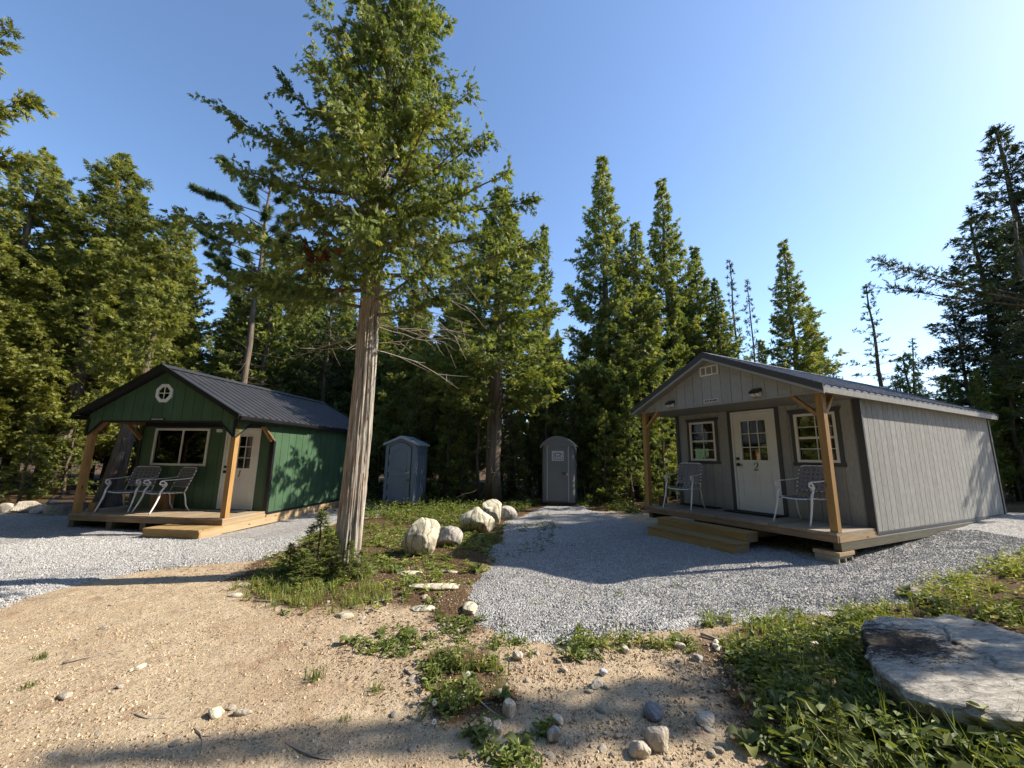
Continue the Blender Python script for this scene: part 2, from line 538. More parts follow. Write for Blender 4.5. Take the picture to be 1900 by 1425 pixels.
# ------------------------------------------------------------------ ground
def axis_pts(a, b, step, far, n):
    mid = np.arange(a, b + 1e-6, step)
    g = np.geomspace(step, far, n)
    return np.concatenate([a - g[::-1], mid, b + g])
GRAVEL1 = poly_world([(-14., 4.2, 0), (0, 1133), (60, 1108), (140, 1085), (260, 1062), (380, 1046), (480, 1040), (545, 1012), (590, 985), (640, 962), (700, 958), (735, 945), (660, 925),
                      (-4.6, 15.5, 0), (-10.5, 15.2, 0), (-12.6, 11.0, 0), (-15, 10.2, 0), (-19, 9, 0), (-19, 6, 0)])
GRAVEL2 = poly_world([(1008, 940), (985, 952), (935, 972), (940, 990), (905, 1020), (915, 1052), (888, 1078), (885, 1115), (905, 1160), (950, 1185), (1060, 1192), (1170, 1184), (1290, 1160), (1420, 1158), (1520, 1140),
                      (1600, 1128), (1690, 1118), (1740, 1090), (1800, 1070), (1870, 1045), (9.8, 6.2, 0), (12.5, 7.5, 0), (12.2, 9.6, 0), (10.8, 9.5, 0), (7, 8.6, 0), (4.5, 10.5, 0), (3.0, 9.9, 0),
                      (1150, 958), (1100, 948), (1078, 940)])
SOILP = poly_world([(430, 1075), (520, 1010), (640, 965), (900, 950), (985, 945), (940, 985), (900, 1060), (880, 1100), (905, 1165), (850, 1180), (780, 1130), (700, 1120), (560, 1130), (470, 1110)])
SOILR = poly_world([(1290, 1200), (1400, 1160), (1600, 1130), (1700, 1115), (1900, 1040), (8, 2.2, 0), (4.5, 1.5, 0), (1.6, 1.6, 0), (1450, 1425), (1360, 1330)])
SOILM = poly_world([(780, 1210), (900, 1200), (960, 1290), (950, 1330), (830, 1340), (790, 1290)])

gx = axis_pts(-15, 13, .10, 700, 26)
gy = axis_pts(1.0, 16.5, .09, 700, 26)
XX, YY = np.meshgrid(gx, gy)
X, Y = XX.ravel(), YY.ravel()
P2 = np.stack([X, Y], 1)
far = np.clip((np.hypot(X, Y - 8) - 40) / 100, 0, 1)
Z = ground_z(X, Y) * (1 - far) + micro(X, Y)
soil = np.maximum(np.clip(.5 + sdist(P2, SOILP) * 1.6, 0, 1), np.clip(.5 + sdist(P2, SOILR) * 1.6, 0, 1))
soil = np.maximum(soil, np.clip(.5 + sdist(P2, SOILM) * 2.5, 0, .8))
back = 11.2 + .6 * np.sin(X * .7) + np.where(X < -8.5, -.6, 0) - np.clip(X - 3.5, 0, 6) * .6
soil = np.maximum(soil, np.clip((Y - back) * 1.1, 0, 1))
soil = np.maximum(soil, np.clip((np.abs(X) - 16) * .3, 0, 1))
in1 = sdist(P2, GRAVEL1) + (fbm(X * 3, Y * 3, 3) - .5) * .45
in2 = sdist(P2, GRAVEL2) + (fbm(X * 3 + 5, Y * 3, 3) - .5) * .45
nx, ny = len(gx), len(gy)
idx = np.arange(nx * ny).reshape(ny, nx)
Q = np.stack([idx[:-1, :-1], idx[:-1, 1:], idx[1:, 1:], idx[1:, :-1]], -1).reshape(-1, 4)
me = np_mesh('ground', np.stack([X, Y, Z], 1), Q, M['ground'], smooth=True, attrs={'soil': soil})
tag(link('ground', me), kind='structure')
for nm, ind, off in (('gravel_path', in1, .0), ('gravel_yard', in2, .002)):
    zz = Z + np.clip(ind * .22, -.06, .03) + off + (fbm(X * 9, Y * 9, 2) - .5) * .012
    keep = (ind[Q] > -.25).any(1) & (Y[Q] < 17).all(1) & (np.abs(X[Q]) < 20).all(1)
    q = Q[keep]
    u, inv = np.unique(q, return_inverse=True)
    me = np_mesh(nm, np.stack([X, Y, zz], 1)[u], inv.reshape(-1, 4), M['gravel'], smooth=True)
    tag(link(nm, me), kind='structure')

OCT = np.array([(1, 0, 0), (0, 1, 0), (-1, 0, 0), (0, -1, 0), (0, 0, 1), (0, 0, -1)], float)
OCTF = np.array([(0, 1, 4), (1, 2, 4), (2, 3, 4), (3, 0, 4), (1, 0, 5), (2, 1, 5), (3, 2, 5), (0, 3, 5)])
def rand_rot(n):
    q = rng.normal(size=(n, 4))
    q /= np.linalg.norm(q, axis=1)[:, None]
    w, x, y, z = q.T
    return np.stack([1 - 2 * (y * y + z * z), 2 * (x * y - w * z), 2 * (x * z + w * y), 2 * (x * y + w * z), 1 - 2 * (x * x + z * z), 2 * (y * z - w * x),
                     2 * (x * z - w * y), 2 * (y * z + w * x), 1 - 2 * (x * x + y * y)], 1).reshape(n, 3, 3)
def chips(name, P, size, mat, tint):
    """upper halves of small angular stones, bedded in the ground"""
    n = len(P)
    yaw, tl, ta = rng.uniform(0, 6.28, n), rng.normal(0, .38, n), rng.uniform(0, 6.28, n)
    c, s = np.cos(yaw), np.sin(yaw)
    Rz = np.zeros((n, 3, 3)); Rz[:, 0, 0] = c; Rz[:, 0, 1] = -s; Rz[:, 1, 0] = s; Rz[:, 1, 1] = c; Rz[:, 2, 2] = 1
    ax = np.stack([np.cos(ta), np.sin(ta), 0 * ta], 1)
    K = np.zeros((n, 3, 3)); K[:, 0, 2] = ax[:, 1]; K[:, 1, 2] = -ax[:, 0]; K[:, 2, 0] = -ax[:, 1]; K[:, 2, 1] = ax[:, 0]
    Rt = np.eye(3)[None] + np.sin(tl)[:, None, None] * K + (1 - np.cos(tl))[:, None, None] * (K @ K)
    base = OCT[:5].copy()
    base[:4, 2] = -.45
    S = size[:, None, None] * rng.uniform(.6, 1.3, (n, 5, 1)) * np.array([1.05, .85, .9])
    off = rng.uniform(-.45, .45, (n, 1, 3)) * np.array([1, 1, 0]) * size[:, None, None]
    L = base[None] * S
    L[:, 4:] += off
    V = np.einsum('nij,nkj->nki', Rt @ Rz, L) + P[:, None]
    F = (OCTF[None, :4] + (np.arange(n) * 5)[:, None, None]).reshape(-1, 3)
    return np_mesh(name, V.reshape(-1, 3), F, mat, np.repeat(tint, 5))
def scatter(n, x0, x1, y0, y1):
    return np.stack([rng.uniform(x0, x1, n), rng.uniform(y0, y1, n)], 1)
def visible(P, m=40):
    p = project(np.column_stack([P, gz(P[:, 0], P[:, 1])]))
    return (p[:, 0] > -m) & (p[:, 0] < 1900 + m) & (p[:, 1] < 1425 + m) & (P[:, 1] > 1)
for nm, poly, box, n, mat in (('loose_gravel', GRAVEL1, (-9, -3.2, 4.3, 8.4), 56000, 'chips'), ('loose_gravel', GRAVEL2, (-.8, 8.6, 3.8, 7.8), 100000, 'chips')):
    P = scatter(n, *box)
    s = sdist(P, poly) + (fbm(P[:, 0] * 3, P[:, 1] * 3, 3) - .5) * .4
    P = P[(s > -.18 * rng.random(n) ** 2) & visible(P)]
    s = sdist(P, poly)
    z = gz(P[:, 0], P[:, 1]) + np.clip(s * .22, -.01, .03)
    size = rng.uniform(.0065, .0135, len(P)) * (1 + .2 * (P[:, 1] > 7)) * np.where(rng.random(len(P)) < .04, 1.8, 1)
    o = link(nm, chips(nm, np.column_stack([P, z + .004]), size, M[mat], np.clip(rng.normal(.5, .19, len(P)), 0, 1)))
    tag(o, 'crushed grey stone lying in front of the ' + ('green cabin' if poly is GRAVEL1 else 'grey cabin'), 'gravel', kind='stuff')
# grit and pebbles on the sand
n = 90000
P = scatter(n, -4.5, 4.5, 1.6, 6.4)
P = P[visible(P) & (sdist(P, GRAVEL1) < 0) & (sdist(P, GRAVEL2) < .05)]
P = P[(rng.random(len(P)) < .25 + .75 * (fbm(P[:, 0] * 2, P[:, 1] * 2, 3) > .47)) & ((P[:, 1] < 4.2) | (rng.random(len(P)) < .5))]
size = .0022 + .011 * rng.random(len(P)) ** 3.5
z = gz(P[:, 0], P[:, 1])
tag(link('sand_grit', chips('sand_grit', np.column_stack([P, z + size * .25]), size, M['grit'], np.clip(rng.normal(.45, .2, len(P)), 0, 1))), 'fine tan grit and pebbles strewn over the sand', 'grit', kind='stuff')

P = scatter(14000, .0, 2.6, 1.8, 3.9)
P = P[visible(P) & (sdist(P, GRAVEL2) < 0) & (fbm(P[:, 0] * 3 + 4, P[:, 1] * 3, 3) > .40)]
size = .004 + .013 * rng.random(len(P)) ** 2.6
tag(link('soil_clods', chips('soil_clods', np.column_stack([P, gz(P[:, 0], P[:, 1]) + size * .15]), size, M['grit'], np.clip(rng.normal(.38, .2, len(P)), 0, 1))), 'lumpy soil and small stones left of the dark weeds', 'soil', kind='stuff')

# ------------------------------------------------------------------ cabins
def mapper(kind, at, W=0):
    if kind == 'front': return lambda s, d, z: (s, at - d, z)        # outward = -y
    if kind == 'right': return lambda s, d, z: (at + d, s, z)        # outward = +x
    if kind == 'left': return lambda s, d, z: (at - d, s, z)
    if kind == 'back': return lambda s, d, z: (s, at + d, z)

def siding(parent, mp, s0, s1, step, zb, zt, mat, openings=(), name='siding_board', phase=0., g=.006, gd=.009):
    """vertical boards between s0 and s1; zb, zt give the lower / upper edge as functions of s"""
    edges = [s0]
    e = s0 + phase if phase else s0 + step
    while e < s1 - .02:
        edges.append(e)
        e += step
    edges.append(s1)
    for a, b in zip(edges[:-1], edges[1:]):
        cuts = sorted({a, b, *[c for o in openings for c in o[:2] if a < c < b]})
        for p, q in zip(cuts[:-1], cuts[1:]):
            m = .5 * (p + q)
            iv = [(None, None)]
            for (oa, ob, oz0, oz1) in openings:
                if oa < m < ob:
                    new = []
                    for lo, hi in iv:
                        new += [(lo, oz0), (oz1, hi)]
                    iv = new
            ga = g if p == a else 0.
            gb = g if q == b else 0.
            prof = [(p, -.014), (p, -gd), (p + ga, -gd), (p + ga, 0), (q - gb, 0), (q - gb, -gd), (q, -gd), (q, -.014)] if ga or gb else [(p, -.014), (p, 0), (q, 0), (q, -.014)]
            for lo, hi in iv:
                zl = lambda s: (zb(s) if lo is None else lo)
                zh = lambda s: (zt(s) if hi is None else hi)
                if zh(m) - zl(m) < .005: continue
                nn = len(prof)
                vs = [mp(s, d, zl(s)) for s, d in prof] + [mp(s, d, max(zh(s), zl(s))) for s, d in prof]
                fs = [tuple(range(nn)), tuple(range(2 * nn - 1, nn - 1, -1))] + [(i, nn + i, nn + (i + 1) % nn, (i + 1) % nn) for i in range(nn)]
                MB().add(vs, fs).build(name, mat, parent)

def frame_mb(mp, a, b, z0, z1, w, d0, d1, mb=None):
    mb = mb or MB()
    def bx(sa, sb, za, zb):
        mb.box(mp(sa, d0, za), mp(sb, d1, zb))
    bx(a, a + w, z0, z1); bx(b - w, b, z0, z1); bx(a + w, b - w, z0, z0 + w); bx(a + w, b - w, z1 - w, z1)
    return mb
def pbox(name, mp, sa, sb, za, zb, d0, d1, mat, parent): return MB().box(mp(sa, d0, za), mp(sb, d1, zb)).build(name, mat, parent)

def lite_window(parent, mp, a, b, z0, z1, cols, rows, fw=.045, mat='white', grid=.014, depth=-.03, sash=None, name='window'):
    w = frame_mb(mp, a, b, z0, z1, fw, -.012, .022).build(name, M[mat], parent)
    ia, ib, i0, i1 = a + fw, b - fw, z0 + fw, z1 - fw
    for c in range(cols):
        for r in range(rows):
            xa, xb = ia + (ib - ia) * c / cols, ia + (ib - ia) * (c + 1) / cols
            za, zb = i0 + (i1 - i0) * r / rows, i0 + (i1 - i0) * (r + 1) / rows
            pbox('pane', mp, xa + .001, xb - .001, za + .001, zb - .001, depth - .003, depth, M['glass'], w)
    for c in range(1, cols):
        x = ia + (ib - ia) * c / cols
        pbox('muntin', mp, x - grid / 2, x + grid / 2, i0, i1, depth, depth + .014, M[mat], w)
    for r in range(1, rows):
        z = i0 + (i1 - i0) * r / rows
        h = grid / 2 if not (sash and r == rows // 2) else .02
        pbox('muntin', mp, ia, ib, z - h, z + h, depth + .001, depth + .016, M[mat], w)
    return w

def numeral(ch, mp, s, z, hgt, mat, parent, slant=0.):
    if ch == '1':
        pts = [(-.22, 0), (.22, 0), (.22, .05), (.07, .08), (.07, 1.0), (.0, 1.0), (-.22, .86), (-.20, .80), (-.07, .86), (-.07, .08), (-.22, .05)]
        polys = [pts]
    else:
        polys = []
        path = [(-.26, .70, .05), (-.27, .82, .06), (-.18, .95, .05), (0, 1.0, .05), (.17, .93, .08), (.23, .76, .10), (.18, .58, .09), (.05, .40, .06), (-.12, .22, .045), (-.27, .06, .04)]
        L, Rr = [], []
        for i, (x, y, w) in enumerate(path):
            x0, y0, _ = path[max(i - 1, 0)]
            x1, y1, _ = path[min(i + 1, len(path) - 1)]
            dx, dy = x1 - x0, y1 - y0
            l = math.hypot(dx, dy)
            L.append((x - dy / l * w * .6, y + dx / l * w * .6)); Rr.append((x + dy / l * w * .6, y - dx / l * w * .6))
        for i in range(len(path) - 1): polys.append([L[i], L[i + 1], Rr[i + 1], Rr[i]])
        polys.append([(-.3, 0), (.26, 0), (.31, .2), (.27, .2), (.22, .12), (-.3, .1)])
    mb = MB()
    for poly in polys:
        n_ = len(poly)
        vs = [mp(s + (x + slant * y) * hgt, .002, z + y * hgt) for x, y in poly] + [mp(s + (x + slant * y) * hgt, .006, z + y * hgt) for x, y in poly]
        mb.add(vs, [tuple(range(n_)), tuple(range(2 * n_ - 1, n_ - 1, -1))] + [(i, n_ + i, n_ + (i + 1) % n_, (i + 1) % n_) for i in range(n_)])
    return mb.build('house_number', mat, parent)

def door9(parent, mp, a, b, z0, z1, digit, lever_left=True):
    """white slab door: nine panes over two raised panels"""
    d = frame_mb(mp, a, b, z0, z1, .04, -.012, .014).build('door', M['white'], parent)
    A, B, Z0, Z1 = a + .044, b - .044, z0 + .02, z1 - .044
    W = B - A
    H = Z1 - Z0
    ga, gb, gz0, gz1 = A + .17 * W, B - .17 * W, Z0 + .5 * H, Z1 - .075 * H
    sl = MB()
    for q in ((A, ga, Z0, Z1), (gb, B, Z0, Z1), (ga, gb, Z0, gz0), (ga, gb, gz1, Z1)):
        sl.box(mp(q[0], -.045, q[2]), mp(q[1], -.006, q[3]))
    sl.build('slab', M['white'], d)
    frame_mb(mp, ga - .012, gb + .012, gz0 - .012, gz1 + .012, .03, -.03, .004).build('glazing_frame', M['white'], d)
    for c in range(3):
        for r in range(3):
            pbox('pane', mp, ga + .018 + (gb - ga - .036) * c / 3, ga + .018 + (gb - ga - .036) * (c + 1) / 3, gz0 + .018 + (gz1 - gz0 - .036) * r / 3, gz0 + .018 + (gz1 - gz0 - .036) * (r + 1) / 3, -.028, -.024, M['glass'], d)
    for k in (1, 2):
        x = ga + (gb - ga) * k / 3
        pbox('muntin', mp, x - .008, x + .008, gz0 + .02, gz1 - .02, -.022, -.004, M['white'], d)
        z = gz0 + (gz1 - gz0) * k / 3
        pbox('muntin', mp, ga + .02, gb - .02, z - .008, z + .008, -.021, -.003, M['white'], d)
    for k in (0, 1):
        pa = A + W * (.13 + .40 * k)
        frame_mb(mp, pa, pa + W * .34, Z0 + .13 * H, Z0 + .40 * H, .022, -.008, .001).build('raised_panel', M['white'], d)
        frame_mb(mp, pa + .03, pa + W * .34 - .03, Z0 + .13 * H + .03, Z0 + .40 * H - .03, .012, -.008, -.003).build('raised_panel', M['white'], d)
    pbox('threshold', mp, a, b, z0 - .02, z0 + .012, -.02, .04, M['steel'], d)
    hx = A + .055
    mb = MB()
    c = Vector(mp(hx, 0, Z0 + .46 * H))
    o = Vector(mp(hx, 1, 0)) - Vector(mp(hx, 0, 0))
    sv = Vector(mp(1, 0, 0)) - Vector(mp(0, 0, 0))
    mb.tube([c, c + o * .03], .035, 12)
    mb.tube([c + o * .03, c + o * .06, c + o * .06 + sv * .12 - Vector((0, 0, .012))], [.014, .014, .009], 8)
    mb.tube([c + Vector((0, 0, .12)), c + Vector((0, 0, .12)) + o * .03], .03, 12)
    mb.build('handle', M['black'], d)
    numeral(digit, mp, A + W * .5, Z0 + .405 * H, .105 * H * .75, M['sign_dark'], d, .25 if digit == '1' else .08)
    return d

def gable_roof(parent, W, pk, ez, ov, v0, v1, mat, trim, rib_step, both=True):
    """two ribbed metal slopes, ridge cap, rake and eave trim"""
    th = .025
    r_ = None
    for side in (1, -1):
        f = (lambda u: u) if side == 1 else (lambda u: W - u)
        e = W + ov
        dz, du = pk - ez, e - W / 2
        L = math.hypot(dz, du)
        nx, nz = dz / L, du / L
        poly = [(f(W / 2), pk), (f(e), ez), (f(e - nx * 0), ez - th), (f(W / 2), pk - th * 1.1)]
        sl = MB()
        sl.add([(x, v0, z) for x, z in poly] + [(x, v1, z) for x, z in poly], [(0, 1, 2, 3), (7, 6, 5, 4), (0, 4, 5, 1), (1, 5, 6, 2), (2, 6, 7, 3), (3, 7, 4, 0)])
        ro = sl.build('roof_slope', mat, parent)
        if side == 1: r_ = ro
        if side == 1 or both:
            k = v0 + .06
            while k < v1 - .05:
                mb = MB()
                vs = []
                for (u, z) in ((W / 2 + .01, pk - .01 * dz / du), (e + .012, ez - .012 * dz / du)):
                    for dv, hh in ((-.028, 0), (-.012, .02), (.012, .02), (.028, 0)):
                        vs.append((f(u + nx * hh), k + dv, z + nz * hh))
                mb.add(vs, [(0, 1, 5, 4), (1, 2, 6, 5), (2, 3, 7, 6), (0, 3, 2, 1), (4, 5, 6, 7), (0, 4, 7, 3)])
                mb.build('rib', mat, ro)
                k += rib_step
        # rake trims front and back
        for vv in (v0 - .02, v1):
            mb = MB()
            pl = [(f(W / 2), pk + .028), (f(e + .02), ez + .026 - .02 * dz / du), (f(e + .02), ez - .085 - .02 * dz / du), (f(W / 2), pk - .085)]
            mb.prism(pl, 1, vv, vv + .02)
            mb.build('rake_trim', trim, parent)
    mb = MB()
    dz, du = pk - ez, W / 2 + ov
    for side in (1, -1):
        u1 = W / 2 + side * .16
        mb.add([(W / 2, v0 - .03, pk + .036), (u1, v0 - .03, pk + .036 - .16 * dz / du), (u1, v1 + .03, pk + .036 - .16 * dz / du), (W / 2, v1 + .03, pk + .036),
                (W / 2, v0 - .03, pk + .03), (u1, v0 - .03, pk + .03 - .16 * dz / du), (u1, v1 + .03, pk + .03 - .16 * dz / du), (W / 2, v1 + .03, pk + .03)],
               [(0, 1, 2, 3), (7, 6, 5, 4), (0, 4, 5, 1), (1, 5, 6, 2), (2, 6, 7, 3)])
    mb.build('ridge_cap', mat, parent)
    return r_

def porch_floor(parent, W, P, step, mat, rim, zoff=0., ov=.02):
    """deck boards laid front to back, each its own object"""
    k = 0.
    rr = random.Random(5)
    while k < W - .02:
        b = min(k + step, W)
        j = rr.uniform(-.004, .006)
        MB().box((k + .003, -ov + j, -.038), (b - .003, P, 0 + rr.uniform(-.0015, .0015))).build('deck_board', mat, parent)
        k += step

# ---- green cabin
def green_cabin():
    W, P, L, pk, ez, ov = 3.733, 1.252, 4.72, 3.28, 2.174, .183
    C = empty('green_cabin', (-9.709, 9.309, .2455 - .27), -.1213, 'dark green cabin with black metal roof and the number 1 on its white door', 'cabin')
    O = empty('tmp', (0, 0, 0))
    slope = (pk - ez) / (W / 2 + ov)
    under = lambda u: pk - .09 - abs(u - W / 2) * slope
    mpF = mapper('front', P)
    mpG = mapper('front', 0.)
    mpR = mapper('right', W)
    # body core (dark room behind the boards)
    core = MB()
    ci = .14
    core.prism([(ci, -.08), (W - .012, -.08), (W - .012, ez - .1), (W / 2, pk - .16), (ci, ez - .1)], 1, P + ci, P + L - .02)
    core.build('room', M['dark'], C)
    part_box('front_corner_core', (W - .16, P + .014, -.02), (W - .013, P + ci, 2.05), M['dark'], C)
    vw = (.405, 1.954, 1.025, 1.96)
    dr = (2.42, 3.366, 0.0, 1.975)
    fw = part_box('front_wall', (.014, P + .0145, -.09), (.40, P + .06, 2.05), M['dark'], C)
    siding(fw, mpF, 0.0, W, .267, lambda s: -.03, lambda s: 2.10, M['green'], [vw, dr], phase=.13)
    rw = part_box('right_wall', (W - .03, P + .03, -.05), (W - .0145, P + L - .02, ez - .13), M['dark'], C)
    siding(rw, mpR, P, P + L, .281, lambda s: -.03, lambda s: 2.12, M['green'])
    lw = part_box('left_wall', (0, P, -.05), (.03, P + L, 2.1), M['green'], C)
    mb = MB()
    mb.prism([(0, -.05), (W, -.05), (W, 2.1), (W / 2, pk - .1), (0, 2.1)], 1, P + L - .015, P + L)
    mb.build('back_wall', M['green'], C)
    # corner and base trim
    part_box('corner_trim', (W - .085, P - .022, -.05), (W + .0, P - .001, 1.66), M['black'], C)
    part_box('corner_trim', (W + .001, P - .02, -.05), (W + .02, P + .05, 1.66), M['black'], C)
    part_box('corner_trim', (-.02, P - .018, -.05), (.06, P + .001, 2.05), M['black'], C)
    part_box('base_trim', (W + .002, P + .05, -.075), (W + .02, P + L, -.028), M['black'], C)
    part_box('wall_plate', (-.01, P - .02, 1.995), (W + .0, P + .0, 2.10), M['black'], C)
    # gable front with the clipped corners
    gf = part_box('gable_front', (.05, .014, 2.03), (W - .05, .03, 2.3), M['dark'], C)
    def gb(u):
        d = min(u, W - u)
        return 2.028 if d > .36 else 1.72 + (2.028 - 1.72) * max(0, d - .03) / .33
    cuts = sorted([.03, .36, W - .36, W - .03])
    siding(gf, mpG, 0.0, .36, .18, gb, under, M['green'])
    siding(gf, mpG, .36, W / 2, .2511, gb, under, M['green'])
    siding(gf, mpG, W / 2, W - .36, .2511, gb, under, M['green'])
    siding(gf, mpG, W - .36, W, .18, gb, under, M['green'])
    part_box('gable_trim', (.36, -.008, 2.008), (W - .36, .03, 2.045), M['black'], C)
    for s in (0, 1):
        f = (lambda u: u) if s == 0 else (lambda u: W - u)
        part_box('gable_corner_trim', (f(-.014), -.018, 1.7), (f(.05), .001, 2.1), M['black'], C)
        MB().beam((f(.04), -.004, 1.715), (f(.37), -.004, 2.022), .03, .03, (0, 1, 0)).build('gable_trim', M['black'], C)
        # wood brace behind the skirt, and the brace at the wall
        MB().beam((f(.05), .075, 1.70), (f(.40), .075, 2.045), .085, .045, (0, 1, 0)).build('brace', M['w_brace'], C)
        MB().beam((f(.045), P - .40, 2.03), (f(.045), P - .03, 1.68), .085, .05, (1, 0, 0)).build('brace', M['w_brace'], C)
        MB().beam((f(.045), .06, 1.70), (f(.045), .40, 2.03), .085, .04, (1, 0, 0)).build('brace', M['w_brace'], C)
        part_box('porch_beam', (f(.005), .0315, 2.03), (f(.09), P - .02, 2.13), M['w_brace'], C)
    # right skirt over the porch side
    sk = part_box('side_skirt', (W - .02, .05, 2.06), (W - .0145, P, 2.12), M['dark'], C)
    def sb(v):
        d = min(v, P - v)
        return 2.0 if d > .40 else 1.70 + .30 * max(0, d) / .40
    siding(sk, mpR, 0.002, .40, .2, sb, lambda s: 2.12, M['green'])
    siding(sk, mpR, .40, P - .40, .23, sb, lambda s: 2.12, M['green'])
    siding(sk, mpR, P - .40, P - .001, .2, sb, lambda s: 2.12, M['green'])
    part_box('skirt_trim', (W + .001, .40, 1.985), (W + .02, P - .40, 2.012), M['black'], C)
    MB().beam((W + .012, .02, 1.70), (W + .012, .40, 1.995), .024, .03, (1, 0, 0)).build('skirt_trim', M['black'], C)
    MB().beam((W + .012, P - .02, 1.69), (W + .012, P - .40, 1.995), .024, .03, (1, 0, 0)).build('skirt_trim', M['w_brace'], C)
    part_box('porch_ceiling', (.05, .04, 2.125), (W - .05, P - .02, 2.14), M['black'], C)
    # roof
    gable_roof(C, W, pk, ez, ov, -.182, P + L + .15, M['roof_black'], M['black'], .2286)
    for s in (0, 1):
        f = (lambda u: u) if s == 0 else (lambda u: W - u)
        part_box('eave_soffit', (f(-ov + .02), -.15, ez - .075), (f(.0), P + L + .1, ez - .06), M['black'], C)
        part_box('eave_fascia', (f(-ov - .005), -.18, ez - .115), (f(-ov + .02), P + L + .14, ez - .03), M['black'], C)
    mb = MB()
    for sgn in (1,):
        mb.prism([(W + ov + .008, ez - .03), (W + ov + .075, ez - .03), (W + ov + .07, ez - .09), (W + ov + .05, ez - .11), (W + ov + .008, ez - .11)], 1, -.17, P + 1.35)
    mb.build('gutter', M['black'], C)
    # octagon window
    oc = Vector((1.855, 0, 2.67))
    ow = MB()
    ro, ri = .225, .15
    A = [R(22.5 + 45 * k) for k in range(8)]
    vs = [(oc.x + ro * math.cos(a), -.022, oc.z + ro * math.sin(a)) for a in A] + [(oc.x + ri * math.cos(a), -.022, oc.z + ri * math.sin(a)) for a in A]
    vs += [(x, .002, z) for x, y, z in vs]
    fs = []
    for k in range(8):
        k2 = (k + 1) % 8
        fs += [(k, k2, 8 + k2, 8 + k), (k, 16 + k, 16 + k2, k2), (8 + k, 8 + k2, 24 + k2, 24 + k)]
    ow.add(vs, fs)
    ow = ow.build('octagon_window', M['white'], C)
    for qx in (-1, 1):
        for qz in (-1, 1):
            pa = [(0, 0), (ri * math.cos(R(22.5)) * 1.0, 0), (ri * math.cos(R(22.5)), ri * math.sin(R(22.5))), (ri * math.sin(R(22.5)), ri * math.cos(R(22.5))), (0, ri * math.cos(R(22.5)))]
            MB().prism([(oc.x + qx * x, oc.z + qz * z) for x, z in (pa if qx * qz < 0 else pa[::-1])], 1, -.006, -.003).build('pane', M['glass'], ow)
    MB().prism([(oc.x + ri * math.cos(a), oc.z + ri * math.sin(a)) for a in A], 1, -.002, .0).build('backing', M['interior_wood'], ow)
    part_box('muntin', (oc.x - .008, -.016, oc.z - ri * .95), (oc.x + .008, -.007, oc.z + ri * .95), M['white'], ow)
    part_box('muntin', (oc.x - ri * .95, -.015, oc.z - .008), (oc.x + ri * .95, -.0065, oc.z + .008), M['white'], ow)
    # sliding window
    w = lite_window(C, mpF, *vw, 2, 1, .055, grid=.045)
    part_box('blind', (vw[0] + .06, P + .07, vw[2] + .18), (vw[1] - .06, P + .08, vw[2] + .32), M['blind'], w)
    part_box('curtain', (vw[0] + 1.05, P + .085, vw[2] + .06), (vw[0] + 1.22, P + .1, vw[3] - .06), M['blind'], w)
    door9(C, mpF, *dr, '1')
    part_box('door_backing', (dr[0] + .05, P + .10, .02), (dr[1] - .05, P + .12, dr[3] - .05), M['interior_wood'], C)
    pbox('nameplate', mpG, 1.60, 1.98, 2.055, 2.105, .009, .016, M['sign_dark'], C)
    for k in range(6): pbox('lettering', mpG, 1.65 + k * .05, 1.685 + k * .05 - (.01 if k == 3 else 0), 2.068, 2.092, .0165, .018, M['sign_white'], C)
    pbox('light_sensor', mpF, 2.17, 2.30, 1.87, 1.945, .0, .05, M['white'], C)
    # posts
    for u in (.0, W - .115):
        part_box('post', (u, .035, .0), (u + .115, .15, 2.03), M['w_post'], C)
    # porch floor
    fl = part_box('porch_frame', (.03, .06, -.15), (W - .03, P - .03, -.04), M['dark'], C)
    porch_floor(fl, W, P, .142, M['w_deck'], None)
    part_box('rim_joist', (.0, -.012, -.145), (W - .04, .03, -.042), M['w_rim'], C)
    part_box('side_joist', (W - .038, -.014, -.145), (W + .004, P - .0, -.042), M['w_side'], C)
    part_box('side_skid', (W - .07, .0, -.30), (W + .002, P + 2.2, -.148), M['w_side'], C)
    part_box('side_skid', (W - .07, P + 2.21, -.30), (W + .002, P + L, -.148), M['w_rim'], C)
    part_box('floor_edge', (W - .03, P + .03, -.147), (W + .004, P + L, -.08), M['w_side'], C)
    for u in (.93, 1.76):
        part_box('skid', (u, .03, -.32), (u + .14, P + L, -.147), M['w_skid'], C)
    part_box('skid', (.0, .02, -.32), (.12, P + L, -.147), M['w_skid'], C)
    bpy.data.objects.remove(O)
    for ch in C.children: ch.location.z += .27
    return C
GC = green_cabin()

